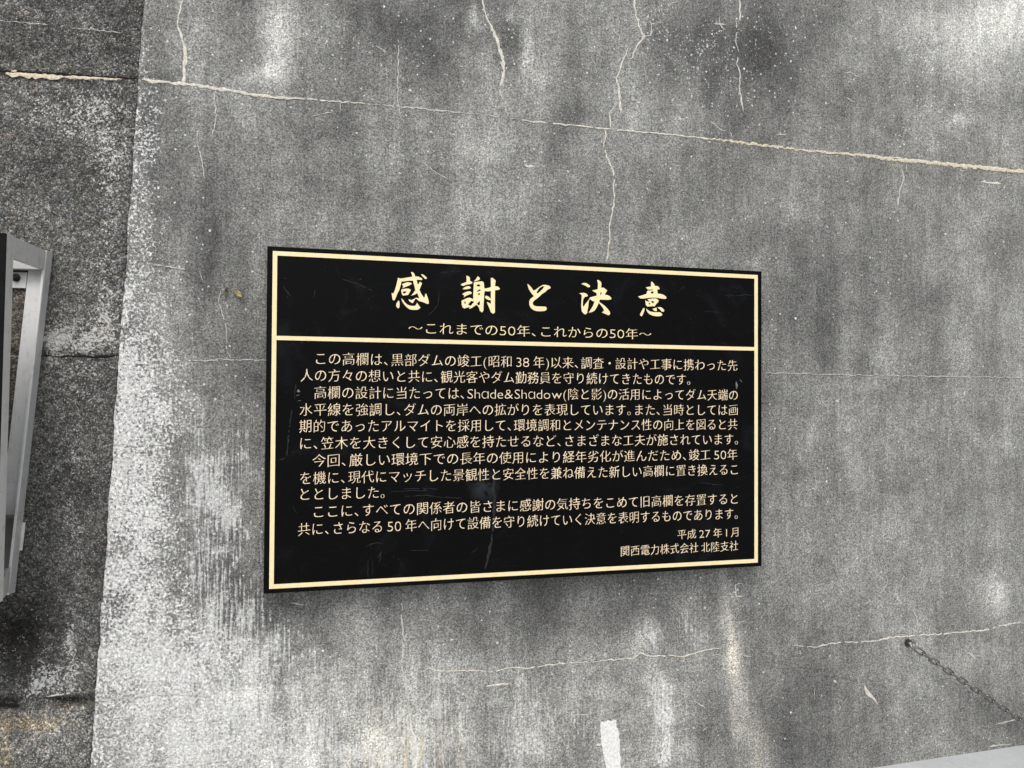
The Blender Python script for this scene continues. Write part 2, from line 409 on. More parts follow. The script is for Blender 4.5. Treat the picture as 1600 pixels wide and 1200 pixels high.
def grid_mesh(name, P, closing, mats, parent, attrs):
    ny, nx = P.shape[:2]
    verts = P.reshape(-1, 3)
    idx = np.arange(ny*nx).reshape(ny, nx)
    q = np.stack([idx[:-1, :-1], idx[:-1, 1:], idx[1:, 1:], idx[1:, :-1]], -1).reshape(-1, 4)
    # a rim pushed back makes the block's side, top, bottom and back faces
    rim = np.concatenate([idx[0, :], idx[1:, -1], idx[-1, -2::-1], idx[-2:0:-1, 0]])
    back = verts[rim] + closing
    b0 = len(verts)
    verts = np.concatenate([verts, back])
    n = len(rim); k = np.arange(n); k1 = (k+1) % n
    sides = np.stack([rim[k], b0+k, b0+k1, rim[k1]], -1)
    faces = np.concatenate([q, sides])
    me = bpy.data.meshes.new(name)
    me.vertices.add(len(verts)); me.vertices.foreach_set('co', verts.astype(np.float32).ravel())
    me.loops.add(len(faces)*4); me.loops.foreach_set('vertex_index', faces.astype(np.int32).ravel())
    me.polygons.add(len(faces)); me.polygons.foreach_set('loop_start', np.arange(0, len(faces)*4, 4, dtype=np.int32))
    me.polygons.foreach_set('loop_total', np.full(len(faces), 4, dtype=np.int32))
    sm = np.zeros(len(faces), dtype=bool); sm[:len(q)] = True
    me.polygons.foreach_set('use_smooth', sm)
    me.update(calc_edges=True); me.validate()
    for nm, arr in attrs.items():
        full = np.concatenate([arr.ravel(), arr.ravel()[rim]])
        add_attr(me, nm, full)
    for m in mats: me.materials.append(m)
    o = bpy.data.objects.new(name, me); link(o)
    o.parent = parent; o.matrix_parent_inverse = Matrix.Translation(-Vector(parent.location))
    return o

# ---- smooth face: stains, and painted shade below the plaque, laid out as they lie on the wall
s_ = spaced(0.0, 3.25, 0.006, 9.0)
z_ = spaced(-1.45, 1.75, 0.006, 3.6)
S, Z = np.meshgrid(s_, z_)
ed = E1[None, None, :] + ev[None, None, :]*(Z-E1[2])[..., None]
P = ed.copy(); P[..., 0] += S
px, py = to_px(P)
P[..., 1] += -0.0016*(fbm(P[..., 0]*9, Z*9, 3, 4)-0.5) - 0.0008*(fbm(P[..., 0]*70, Z*70, 5, 2)-0.5)
rough_e = (fbm(Z*14, Z*0+3.3, 41, 4, 0.65)-0.5)
P[..., 0] += np.exp(-S/0.01)*rough_e*0.012
P[..., 1] += np.exp(-S/0.006)*(0.004+0.006*np.abs(rough_e))
wx = px + 26*(fbm(px/60, py/60, 61, 3)-0.5); wy = py + 26*(fbm(px/60, py/60, 67, 3)-0.5)
TONE = [
 (1100, 100, 130, 110, -10), (680, 60, 100, 60, -8), (1250, 480, 110, 130, -8), (1420, 640, 180, 140, 6),
 (232, 60, 26, 160, -14), (240, 260, 50, 90, -8), (430, 70, 28, 60, 42), (455, 30, 40, 30, 14), (420, 118, 30, 14, 30), (330, 60, 45, 70, 4), (620, 40, 70, 45, -16), (560, 190, 120, 40, -6),
 (740, 25, 14, 22, 45), (790, 50, 20, 50, -16), (788, 85, 12, 26, -10), (822, 65, 10, 40, 40), (835, 150, 40, 50, 16), (800, 20, 12, 10, 35),
 (760, 250, 45, 110, 14), (765, 330, 30, 70, 12), (870, 140, 60, 60, 6), (1000, 160, 40, 60, 12), (960, 240, 70, 50, 8), (1080, 60, 80, 70, -24), (1170, 120, 70, 90, -20),
 (1270, 140, 60, 80, -10), (1390, 190, 40, 80, -8), (1460, 40, 90, 40, 26, 50), (1560, 30, 70, 60, 34), (1600, 5, 80, 60, 46), (1480, 90, 150, 90, 12), (1530, 120, 60, 80, 12), (1505, 192, 22, 10, 30),
 (480, 240, 110, 14, 6), (560, 290, 120, 60, -8), (340, 330, 70, 90, -6), (330, 430, 60, 60, -14), (700, 330, 60, 60, -4), (850, 330, 60, 60, -4), (900, 240, 40, 60, 6),
 (1080, 300, 60, 100, -5), (1290, 310, 90, 70, 3), (1430, 330, 90, 60, -5), (1540, 330, 60, 60, 6), (1250, 480, 60, 80, -12), (1400, 470, 80, 70, 0), (1540, 470, 60, 80, 7),
 (1225, 680, 28, 120, -6), (1270, 690, 16, 130, 10), (1330, 650, 16, 110, 12), (1390, 620, 20, 110, 10), (1450, 700, 20, 140, 6), (1520, 640, 30, 150, 10), (1580, 620, 24, 140, 12),
 (1290, 830, 60, 60, 12), (1240, 900, 50, 60, 10), (1380, 830, 60, 70, 4), (1560, 930, 22, 30, 34), (1480, 900, 50, 40, 4), (1420, 960, 120, 30, 4),
 (1270, 1060, 60, 60, -10), (1210, 1130, 40, 60, -14), (1400, 1080, 60, 50, 0), (1330, 1100, 30, 30, 4), (1560, 1120, 60, 40, -6), (1500, 1030, 60, 30, 6),
 (600, 955, 160, 50, -9), (850, 960, 220, 60, -10), (1050, 945, 120, 50, -10), (500, 950, 60, 40, -6), (1120, 1010, 50, 60, -8),  # soft shade below the plaque, put into the wall tone
 (380, 640, 40, 120, -10), (390, 820, 20, 80, 6), (330, 540, 50, 60, -8), (300, 700, 30, 90, 6), (345, 900, 30, 60, -8), (390, 950, 30, 40, -4),
 (400, 1020, 30, 60, 26), (250, 1060, 110, 90, 16), (430, 1130, 100, 80, 16), (330, 1170, 90, 60, 24), (480, 1180, 80, 50, 22), (380, 1085, 60, 16, 30),
 (560, 1120, 60, 60, 6), (600, 1170, 50, 40, 14), (540, 1060, 60, 30, -6), (700, 1100, 60, 40, 4), (740, 1160, 60, 50, 14), (810, 1100, 40, 50, 10), (830, 1160, 40, 40, 12), (890, 1170, 30, 40, -12),
 (1010, 990, 24, 22, 30), (1080, 960, 24, 40, 16), (1095, 1000, 20, 40, 14), (1025, 1050, 20, 24, 26), (1035, 1110, 20, 40, 40), (1050, 1170, 28, 40, 36), (1018, 1135, 14, 14, -22), (920, 1120, 60, 40, -6),
 (1136, 930, 12, 40, 16, -6), (1141, 1000, 12, 60, 28, -6), (1155, 1080, 13, 70, 34, -8), (1175, 1165, 15, 70, 30, -6), (1195, 1180, 8, 60, 8), (1110, 1120, 30, 60, -12),
]
tone = field(wx, wy, 125, TONE) + 52*(fbm(px/150, py/190, 31, 4, 0.55)-0.5) + 26*(fbm(px/36, py/46, 57, 3, 0.6)-0.5) + 22*(fbm(px/30, py/260, 37, 3)-0.5) + 34*(fbm(px/75+0.0008*py, py/420, 43, 3)-0.5)
low = 1/(1+np.exp(-(py-1015-50*(fbm(px/60, py*0, 47, 3)-0.5))/28)) * np.exp(-((px-640)/470)**4)
tone = tone + low*(24 + 60*(fbm(px/22, py/200, 53, 4, 0.62)-0.45))
dE = S*560.0                                       # about pixels from the leaning edge
edge_amt = np.interp(py, [-200, 80, 200, 320, 420, 520, 640, 800, 1000, 1250], [0.10, 0.26, 0.38, 0.52, 0.62, 0.80, 0.86, 0.86, 0.70, 0.52])
edge_wd = np.interp(py, [-200, 120, 200, 330, 480, 560, 800, 900, 1000, 1250], [8, 22, 30, 50, 62, 78, 92, 130, 200, 240])
edge_wd = edge_wd*(0.75+0.5*fbm(py/50, px*0+2.2, 71, 3))
prof = 1/(1+np.exp((dE-edge_wd)/(edge_wd*0.20+4)))
LIME = [(648, 1170, 10, 34, 0.7), (955, 1160, 22, 40, 0.3), (1041, 1115, 13, 34, 0.75), (1042, 1185, 19, 36, 0.7), (480, 1120, 200, 90, 0.14), (420, 60, 120, 60, 0.08), (600, 110, 140, 60, 0.08), (1000, 110, 240, 60, 0.06), (1500, 120, 120, 100, 0.12), (1110, 80, 90, 70, 0.24), (1020, 45, 40, 40, 0.18), (1230, 40, 50, 50, 0.18), (1440, 210, 60, 50, 0.2), (1450, 60, 60, 50, 0.25, 40), (1560, 60, 60, 60, 0.25), (1556, 925, 18, 36, 0.5), (330, 30, 70, 60, 0.14), (560, 60, 90, 60, 0.14), (435, 105, 34, 30, 0.22),
        (280, 90, 20, 40, 0.2), (225, 120, 26, 70, 0.16), (235, 210, 34, 60, 0.2), (790, 55, 16, 45, 0.30), (818, 90, 10, 30, 0.45), (740, 20, 16, 24, 0.3), (430, 60, 20, 50, 0.25), (300, 1040, 110, 40, 0.22), (380, 1150, 120, 60, 0.12), (1148, 925, 10, 18, 0.3), (1010, 992, 22, 12, 0.35), (1505, 192, 18, 7, 0.35), (940, 190, 200, 200, 0.02)]
lime = field(wx, wy, 0.06, LIME) + edge_amt*prof*(0.72+0.5*(fbm(px/28, py/50, 83, 3)-0.35))
STREAK = [(340, 920, 80, 120, 0.62), (300, 700, 40, 130, 0.5), (350, 780, 40, 110, 0.42), (420, 1010, 60, 90, 0.5), (380, 1120, 160, 80, 0.5), (390, 700, 22, 130, 0.3), (620, 1060, 120, 60, 0.2), (700, 1130, 120, 60, 0.3), (1035, 1120, 26, 60, 0.9), (1015, 990, 24, 22, 0.7), (1085, 970, 34, 40, 0.55), (1025, 1055, 26, 26, 0.5),
          (1340, 650, 160, 130, 0.2), (1260, 880, 90, 60, 0.2), (830, 1130, 60, 70, 0.35), (1500, 640, 120, 120, 0.2), (765, 300, 40, 110, 0.2), (560, 1180, 120, 50, 0.3)]
streak = 0.72*field(wx, wy, 0.05, STREAK) + low*(0.20+0.75*(fbm(px/45, py/60, 59, 3)-0.4)) + 0.35*np.exp(-((px-345)/75)**2)*np.exp(-((py-800)/190)**2)*(fbm(px/60, py/40, 73, 3)*1.6)
RUST = [(610, 1170, 40, 60, 0.9), (700, 1180, 40, 50, 0.8), (560, 1190, 40, 30, 0.4), (1140, 990, 13, 90, 0.55, -6), (1158, 1090, 14, 90, 0.65, -8), (1178, 1170, 15, 70, 0.6, -6), (850, 1150, 60, 60, 0.2), (180, 1102, 26, 14, 0.9), (1190, 1170, 12, 60, 0.5), (1000, 1090, 60, 50, 0.25), (1560, 262, 60, 12, 0.5), (1400, 255, 90, 8, 0.4)]
rust = np.clip(field(wx, wy, 0.02, RUST), 0, 1)
out = np.clip((np.abs(px-800)-900)/500, 0, 1)
smooth_face = grid_mesh('smooth_face', P, np.array([0, 0.7, 0]), [MAT_SMOOTH, MAT_LIME, MAT_LIME_THIN, MAT_LIME_OCHRE, MAT_GAP, MAT_DRIP], wall,
          {'tone': lin(tone), 'lime': np.clip(lime, 0, 1.1), 'streak': np.clip(streak, 0, 1), 'rust': rust})

# ---- rough face
a_ = spaced(0.0, 0.75, 0.0045, 6.0)
S2, Z2 = np.meshgrid(a_, z_)
ed2 = E1[None, None, :] + ev[None, None, :]*(Z2-E1[2])[..., None]
Q = ed2 + dL[None, None, :]*S2[..., None]
px2, py2 = to_px(Q)
px2 = np.where(Q[..., 0] > -1.9, px2, -300); py2 = np.where(Q[..., 0] > -1.9, py2, 600)
relief = 0.0050*(fbm(S2*85, Z2*85, 7, 3, 0.6)-0.5) + 0.006*(fbm(S2*12, Z2*12, 9, 4)-0.5)
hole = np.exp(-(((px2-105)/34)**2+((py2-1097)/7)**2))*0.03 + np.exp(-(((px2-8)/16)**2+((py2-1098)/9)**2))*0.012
lip = np.exp(-((py2-(552+0.03*px2))/4.0)**2)*0.006 + np.exp(-((py2-(113+0.05*px2))/3.0)**2)*0.006
Q = Q + nL[None, None, :]*((relief-0.010*np.exp(-S2/0.008)-hole-lip)[..., None]-0.003)
wx2 = px2 + 22*(fbm(px2/40, py2/40, 91, 3)-0.5); wy2 = py2 + 22*(fbm(px2/40, py2/40, 97, 3)-0.5)
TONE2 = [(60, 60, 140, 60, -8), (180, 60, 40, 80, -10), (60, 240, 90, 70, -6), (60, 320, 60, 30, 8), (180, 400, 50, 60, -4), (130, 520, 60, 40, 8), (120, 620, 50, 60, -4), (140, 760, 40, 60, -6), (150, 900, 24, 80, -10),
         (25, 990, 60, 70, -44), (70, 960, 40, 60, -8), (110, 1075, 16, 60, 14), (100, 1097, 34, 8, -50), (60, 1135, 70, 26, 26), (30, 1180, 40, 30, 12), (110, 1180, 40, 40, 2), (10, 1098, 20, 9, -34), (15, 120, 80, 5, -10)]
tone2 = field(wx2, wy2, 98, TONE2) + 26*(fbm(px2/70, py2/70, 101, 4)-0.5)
LIME2 = [(150, 60, 50, 40, 0.16), (160, 160, 55, 50, 0.24), (180, 250, 40, 60, 0.28), (90, 185, 60, 40, 0.2), (40, 170, 40, 30, 0.16), (170, 470, 40, 60, 0.28), (130, 530, 50, 26, 0.42), (85, 530, 20, 30, 0.3), (120, 590, 60, 40, 0.24),
         (165, 360, 30, 60, 0.2), (110, 700, 30, 60, 0.22), (115, 830, 20, 70, 0.26), (110, 1000, 12, 50, 0.34), (85, 1060, 34, 26, 0.42), (50, 1080, 30, 20, 0.2), (110, 1130, 50, 40, 0.16), (60, 1180, 50, 30, 0.2), (50, 30, 60, 30, 0.1)]
lime2 = field(wx2, wy2, 0.14, LIME2)
RUST2 = [(40, 1130, 60, 16, 0.7), (10, 1180, 20, 40, 0.6), (105, 1098, 26, 8, 0.8), (40, 500, 30, 70, 0.5), (40, 118, 60, 6, 0.5), (20, 1000, 40, 40, 0.3), (130, 545, 40, 14, 0.2), (30, 640, 20, 80, 0.5)]
rust2 = np.clip(field(wx2, wy2, 0.04, RUST2), 0, 1)
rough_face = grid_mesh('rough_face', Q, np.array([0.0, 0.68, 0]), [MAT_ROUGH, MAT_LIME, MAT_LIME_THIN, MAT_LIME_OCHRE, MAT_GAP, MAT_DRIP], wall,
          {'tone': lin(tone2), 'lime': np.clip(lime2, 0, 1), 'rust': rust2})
del P, Q

# ---- cracks: thin raised crusts of lime along hand-traced lines, joined into the face they lie on
def wiggle(pts, amp, step):
    out_ = []
    for (x0, y0, w0), (x1, y1, w1) in zip(pts[:-1], pts[1:]):
        L = math.hypot(x1-x0, y1-y0); n = max(1, int(L/step))
        for i in range(n):
            t = i/n
            j = amp if i else amp*0.4
            out_.append((x0+(x1-x0)*t+random.uniform(-j, j), y0+(y1-y0)*t+random.uniform(-j, j), (w0+(w1-w0)*t)*random.uniform(0.55, 1.35)))
    out_.append(pts[-1])
    return out_
def ribbon(bm, pts, place, mi, amp=1.0, step=5, h=0.0007):
    pts = [p if len(p) == 3 else (p[0], p[1], 1.5) for p in pts]
    pts = wiggle(pts, amp, step)
    rows = []
    for i, (x, y, wd) in enumerate(pts):
        x0, y0, _ = pts[max(i-1, 0)]; x1, y1, _ = pts[min(i+1, len(pts)-1)]
        L = math.hypot(x1-x0, y1-y0) or 1
        nx, ny = -(y1-y0)/L, (x1-x0)/L
        e = 0.25 if i in (0, len(pts)-1) else 1
        a = wd*0.5*e
        r1, r2 = random.uniform(.7, 1.3), random.uniform(.7, 1.3)
        rows.append([bm.verts.new(Vector(place(x+nx*a*r1, y+ny*a*r1, 0.0002))), bm.verts.new(Vector(place(x, y, h))), bm.verts.new(Vector(place(x-nx*a*r2, y-ny*a*r2, 0.0002)))])
    for ri, (p, q) in enumerate(zip(rows[:-1], rows[1:])):
        if mi in (1, 2) and len(rows) > 8 and pts[ri][2] < 3 and random.random() < 0.07: continue   # the crust has dropped out here
        for k in (0, 1):
            f = bm.faces.new((p[k], p[k+1], q[k+1], q[k])); f.material_index = mi
def pl_smooth(x, y, h):
    p = on_wall(x, y); return (p[0], -h-0.0010, p[2])
def pl_rough(x, y, h): return on_rough(x, y, h+0.0015)
L_, TH, OC, GA, DR = 1, 2, 3, 4, 5
def W(pts, w): return [(x, y, w) for x, y in pts]
CR = [
 (L_, [(286, -30, 2), (286, 0, 2.5), (279, 25, 2.5), (277, 40, 2.5), (284, 57, 4), (289, 75, 5.5), (289, 100, 5.5), (287, 130, 4.5)]),
 (L_, [(222, 124, 5), (245, 128, 5), (285, 131, 4.5), (330, 137, 5), (370, 143, 5), (400, 149, 4.5), (440, 153, 3.5), (500, 157, 2.5), (540, 160, 2), (580, 163, 1.2)]),
 (TH, [(580, 163, 1), (640, 168, 2.2), (678, 172, 1.8), (740, 178, 1), (810, 187, 1)]),
 (L_, [(812, 188, 1.8), (870, 194, 2.0), (945, 201, 2.0), (1000, 206, 2.2), (1060, 212, 2.0), (1110, 217, 2.2)]),
 (OC, [(1105, 216, 2), (1150, 222, 3.2), (1200, 228, 3.4), (1260, 236, 2.2), (1300, 239, 2.6), (1340, 242, 3.4), (1390, 249, 3.8), (1440, 253, 4.8), (1500, 259, 5.4), (1560, 265, 5.6), (1600, 268, 5.6), (1660, 275, 5)]),
 (L_, [(1250, 234, 1.5), (1340, 241, 2.4), (1440, 252, 3), (1540, 262, 3.5), (1640, 272, 3)]),
 (TH, W([(338, 138), (335, 155), (338, 180), (335, 195), (332, 212)], 1.8)),
 (TH, W([(308, 197), (308, 225), (315, 250), (320, 280)], 1.4)),
 (L_, [(752, -30, 2), (754, 0, 2), (756, 15, 2), (764, 35, 3), (772, 50, 4), (780, 75, 4.5), (786, 95, 5), (787, 115, 4), (783, 130, 4.5), (781, 140, 2.5), (786, 157, 1)]),
 (L_, [(989, -30, 2), (991, 0, 2.6), (993, 25, 3), (1000, 45, 3), (1006, 57, 3.5), (995, 72, 2.6), (988, 90, 1.8), (985, 93, 1)]),
 (L_, [(982, 75, 1.5), (975, 90, 2.6), (968, 110, 2.6), (963, 122, 3), (967, 140, 3), (969, 165, 3.4), (970, 178, 1.5)]),
 (TH, W([(1006, 58), (1016, 56), (1018, 43), (1015, 32)], 1.8)),
 (L_, [(962, 158, 1.5), (962, 165, 1.8), (953, 175, 2.4), (954, 190, 2.2), (953, 200, 2)]),
 (L_, [(947, 202, 2.4), (943, 230, 2.4), (951, 250, 2.4), (957, 265, 2.2), (960, 280, 1.8), (958, 290, 1.8), (960, 310, 2), (956, 335, 2.2), (952, 355, 2), (953, 375, 2), (947, 412, 2.4)]),
 (L_, [(1155, -30, 1.8), (1155, 0, 2), (1156, 33, 2.2)]),
 (TH, [(1150, 28, 1.2), (1151, 50, 1.6), (1150, 70, 1.6), (1154, 85, 1.4), (1151, 100, 1.8), (1156, 115, 2), (1155, 140, 2.6), (1158, 155, 2.4), (1161, 176, 1.4)]),
 (TH, W([(475, 1065), (490, 1061), (505, 1061)], 1.5)), (TH, W([(524, 1053), (545, 1044), (552, 1046)], 1.5)),
 (L_, [(657, 1050, 1), (670, 1044, 1.6), (690, 1049, 2), (730, 1048, 2), (770, 1049, 1.8), (790, 1044, 2), (800, 1042, 2), (825, 1044, 2.2), (850, 1040, 2), (890, 1035, 2), (910, 1035, 1.8), (945, 1032, 1.8), (990, 1028, 1.8), (1000, 1020, 1.8), (1015, 1025, 2), (1050, 1024, 2), (1062, 1026, 2), (1080, 1022, 2), (1105, 1015, 1.5), (1128, 1012, 1)]),
 (TH, W([(1105, 1023), (1130, 1023)], 1)), (TH, W([(1160, 1024), (1175, 1026)], 1.4)),
 (L_, [(1240, 1009, 1), (1275, 1011, 1.6), (1300, 1005, 1.8), (1350, 1002, 1.8), (1370, 1001, 2), (1390, 996, 2.2), (1430, 993, 2), (1480, 990, 2), (1500, 988, 1.8), (1545, 983, 2), (1560, 978, 2), (1600, 972, 2), (1660, 966, 2)]),
 (TH, W([(150, 1095), (200, 1090), (240, 1085), (275, 1085), (330, 1088)], 1.5)),
 (TH, [(628, 940, 1), (627, 965, 2), (629, 990, 2.2), (628, 1045, 2), (634, 1065, 2.6), (638, 1090, 3), (643, 1118, 4)]),
 (L_, [(641, 1112, 3), (641, 1135, 4), (645, 1152, 7), (649, 1170, 6), (648, 1188, 8), (644, 1212, 6)]), (DR, [(643, 1138, 2), (649, 1155, 5), (653, 1172, 4), (650, 1195, 5), (647, 1212, 3)]),
 (OC, [(638, 1150, 2), (636, 1175, 4), (633, 1205, 3)]), (OC, [(658, 1150, 2), (661, 1172, 4), (654, 1192, 4), (648, 1210, 4)]),
 (TH, W([(682, 1068), (686, 1090), (690, 1150), (693, 1205)], 2.2)),
 (TH, W([(345, 452), (342, 475), (350, 500), (354, 515), (354, 545), (360, 560)], 1.4)),
 (TH, W([(300, 562), (320, 564), (345, 561), (360, 563), (380, 562), (416, 563)], 1.5)),
 (TH, W([(1191, 583), (1230, 583), (1300, 585), (1400, 587), (1500, 589), (1620, 590)], 1.1)),
 (TH, W([(1417, 255), (1415, 268)], 1.5)), (TH, W([(1407, 263), (1412, 278), (1406, 295), (1402, 322)], 1.9)),
 (TH, W([(240, 413), (265, 417), (290, 421)], 1.5)),
 (TH, W([(487, 182), (505, 178), (520, 176)], 1.2)), (TH, W([(532, 160), (532, 172), (541, 173)], 1.2)), (TH, W([(532, 172), (530, 179)], 1.2)),
 (TH, W([(587, 72), (600, 79), (607, 72)], 1.2)), (TH, W([(600, 79), (601, 87)], 1.2)), (TH, W([(605, 140), (609, 146), (608, 135)], 1.2)), (TH, W([(609, 141), (615, 138)], 1.1)),
 (TH, W([(622, 60), (622, 110), (621, 150), (625, 182)], 1.3)), (TH, W([(923, 92), (930, 102), (933, 97)], 1.3)), (TH, W([(930, 102), (932, 115)], 1.3)),
 (TH, W([(953, 42), (968, 57), (967, 70)], 1.3)), (TH, W([(1000, 118), (1009, 116), (1006, 104)], 1.4)), (L_, W([(1008, 117), (1012, 124)], 4)),
 (TH, W([(1043, 13), (1050, 5), (1057, 3)], 1.3)), (TH, W([(1115, 37), (1125, 38), (1135, 40)], 1.7)), (TH, W([(1124, 26), (1125, 38), (1133, 47)], 1.6)),
 (TH, W([(1165, 150), (1168, 154), (1176, 156)], 1.4)), (TH, W([(1108, 190), (1130, 205), (1137, 203)], 1.2)), (TH, W([(1139, 204), (1144, 216)], 1.2)),
 (TH, W([(655, 250), (685, 272), (700, 280)], 1.3)), (TH, W([(1318, 114), (1328, 113), (1342, 120)], 1.3)), (TH, W([(1320, 152), (1335, 160)], 1.2)), (TH, W([(1213, 211), (1230, 209)], 1.3)), (L_, W([(1532, 284), (1563, 287)], 2.6)), (TH, W([(1304, 277), (1313, 278)], 1.3)),
 (TH, W([(1387, 902), (1384, 915), (1376, 926)], 1.5)), (TH, W([(1350, 945), (1358, 939), (1364, 940)], 1.2)), (TH, W([(1384, 1053), (1388, 1044), (1393, 1042)], 1.8)), (L_, [(1350, 1070, 3), (1356, 1083, 4), (1364, 1090, 4), (1371, 1100, 2)]), (TH, W([(1358, 1059), (1366, 1055)], 1.6)),
 (TH, W([(1272, 1075), (1273, 1093)], 1.2)), (TH, W([(1425, 950), (1432, 965), (1434, 978)], 1.6)), (TH, W([(1510, 1018), (1525, 1030)], 2.2)), (TH, W([(1555, 1132), (1580, 1126), (1592, 1124)], 2.2)), (TH, W([(1545, 1196-30), (1580, 1162)], 2)),
 (L_, W([(1149, 912), (1150, 932), (1162, 931)], 1.6)), (TH, W([(1148, 914), (1158, 911), (1162, 918)], 1.4)), (TH, W([(1150, 955), (1158, 953)], 1.4)), (TH, W([(1151, 972), (1165, 970)], 1.4)),
 (TH, W([(1082, 1095), (1090, 1098), (1102, 1107)], 1.4)), (TH, W([(1097, 1143), (1105, 1136)], 2)), (TH, W([(1062, 1138), (1078, 1138)], 1.6)), (TH, W([(890, 1118), (905, 1116), (925, 1115)], 1.5)), (L_, W([(758, 1072), (775, 1070), (795, 1068)], 3.0)),
 (TH, W([(545, 985), (554, 989)], 1.6)), (TH, W([(455, 942), (475, 945)], 1.3)), (TH, W([(310, 420), (318, 440)], 1.0)), (L_, W([(820, 260), (836, 261)], 3)), (L_, W([(930, 1164), (941, 1162)], 3)),
]
bmc = bmesh.new()
for mi, pts in CR:
    ribbon(bmc, pts, pl_smooth, mi, amp=1.1 if mi != OC else 1.3, step=5 if mi != OC else 3)
    if mi in (OC, L_):                                # crumbly fringe of the wider deposits
        for (x0, y0, w0), (x1, y1, w1) in zip(pts[:-1], pts[1:]):
            L = math.hypot(x1-x0, y1-y0)
            for i in range(int(L/(2.2 if mi == OC else 7))):
                t = random.random(); wd = w0+(w1-w0)*t
                if wd < 2: continue
                x = x0+(x1-x0)*t + random.gauss(0, wd*0.5); y = y0+(y1-y0)*t + random.gauss(0, wd*0.62)
                dx_, dy_ = random.uniform(1, 4)*(x1-x0)/L, random.uniform(1, 4)*(y1-y0)/L
                ribbon(bmc, [(x, y, random.uniform(.7, 1.5)), (x+dx_+random.uniform(-1, 1), y+dy_+random.uniform(-1.5, 1.5), random.uniform(.5, 1.2))], pl_smooth, random.choice([mi, mi, TH]), amp=0.3, step=2)
# the patch of white skim coat low on the wall
def patch(bm, pts, mi, h=0.0022):
    c = [pl_smooth(x, y, h) for x, y in pts]; o_ = [pl_smooth(x+random.uniform(-1, 1), y, 0) for x, y in pts]
    vt = [bm.verts.new(p) for p in c]; vb = [bm.verts.new(p) for p in o_]
    bm.faces.new(vt).material_index = mi
    for i in range(len(vt)):
        j = (i+1) % len(vt)
        bm.faces.new((vt[i], vb[i], vb[j], vt[j])).material_index = mi
def jag(pts, n=5, a=0.9):
    r = []
    for (x0, y0), (x1, y1) in zip(pts, pts[1:]+pts[:1]):
        for i in range(n):
            t = i/n; r.append((x0+(x1-x0)*t+random.uniform(-a, a), y0+(y1-y0)*t+random.uniform(-a, a)))
    return r
patch(bmc, jag([(937, 1129), (948, 1126), (962, 1125), (965, 1140), (969, 1158), (967, 1175), (970, 1195), (973, 1225), (949, 1225), (945, 1190), (940, 1160)], 7, 1.3), DR, 0.0012)
for i in range(40):                                  # loose chips of lime crust
    x, y = random.uniform(240, 1600), random.uniform(0, 1180)
    if 400 < x < 1200 and 370 < y < 940: continue
    r = random.choice([1, 1, 1.4, 2.0, 2.6])
    ribbon(bmc, [(x, y, r), (x+random.uniform(1, 4)*r*.6, y+random.uniform(-2, 3)*r*.5, r)], pl_smooth, random.choice([L_, TH, TH]), amp=0.4, step=2)
mec = bpy.data.meshes.new('crust'); bmc.to_mesh(mec); bmc.free()
def join_into(obj, me2):
    bm = bmesh.new(); bm.from_mesh(obj.data); bm.from_mesh(me2); bm.to_mesh(obj.data); bm.free(); bpy.data.meshes.remove(me2)
join_into(smooth_face, mec)
bmr = bmesh.new()
for mi, pts in [
 (OC, [(8, 114, 5), (25, 116, 9), (55, 118, 10), (80, 120, 8), (100, 120, 5)]), (OC, [(100, 120, 4), (150, 122, 4), (190, 124, 3)]),
 (GA, [(-40, 109, 4), (0, 111, 4), (40, 113, 3), (90, 115, 3), (140, 119, 2.5), (215, 123, 2)]),
 (TH, W([(-10, 31), (0, 32), (60, 37), (75, 39)], 1.0)), (TH, W([(110, 43), (150, 47), (190, 51)], 1.1)),
 (GA, [(-20, 552, 1.5), (60, 556, 1.5), (120, 557, 3), (150, 558, 5), (186, 555, 3.5)]), (TH, W([(14, 556), (30, 557)], 2)),
 (GA, [(-20, 1103, 5), (10, 1101, 6), (30, 1102, 4)]),
 (TH, [(75, 1088, 3), (100, 1084, 3), (115, 1082, 2)]),
]: ribbon(bmr, pts, pl_rough, mi, amp=1.1, step=5)
mer = bpy.data.meshes.new('crust2'); bmr.to_mesh(mer); bmr.free(); join_into(rough_face, mer)

# ------------------------------------------------------------------ lettering
GL = {}
def glyph(ch):
    """outline of one character of Blender's built-in font as bezier splines in em units"""
    if ch in GL: return GL[ch]
    cu = bpy.data.curves.new('g', 'FONT'); cu.body = ch
    o = bpy.data.objects.new('g', cu); COL.objects.link(o)
    dg = bpy.context.evaluated_depsgraph_get()
    c = o.evaluated_get(dg).to_curve(dg)
    sp = []
    for s in c.splines:
        sp.append(np.array([[*p.handle_left[:2], *p.co[:2], *p.handle_right[:2]] for p in s.bezier_points]))
    o.to_curve_clear() if hasattr(o, 'to_curve_clear') else None
    COL.objects.unlink(o); bpy.data.objects.remove(o); bpy.data.curves.remove(cu)
    GL[ch] = sp
    return sp
def bbox(sp):
    a = np.concatenate([s[:, 2:4] for s in sp]); return a[:, 0].min(), a[:, 1].min(), a[:, 0].max(), a[:, 1].max()
_b = bbox(glyph('国')); KAN = (_b[2]-_b[0])/0.86; KCX = (_b[0]+_b[2])/2; KCY = (_b[1]+_b[3])/2   # one em of the Japanese glyphs
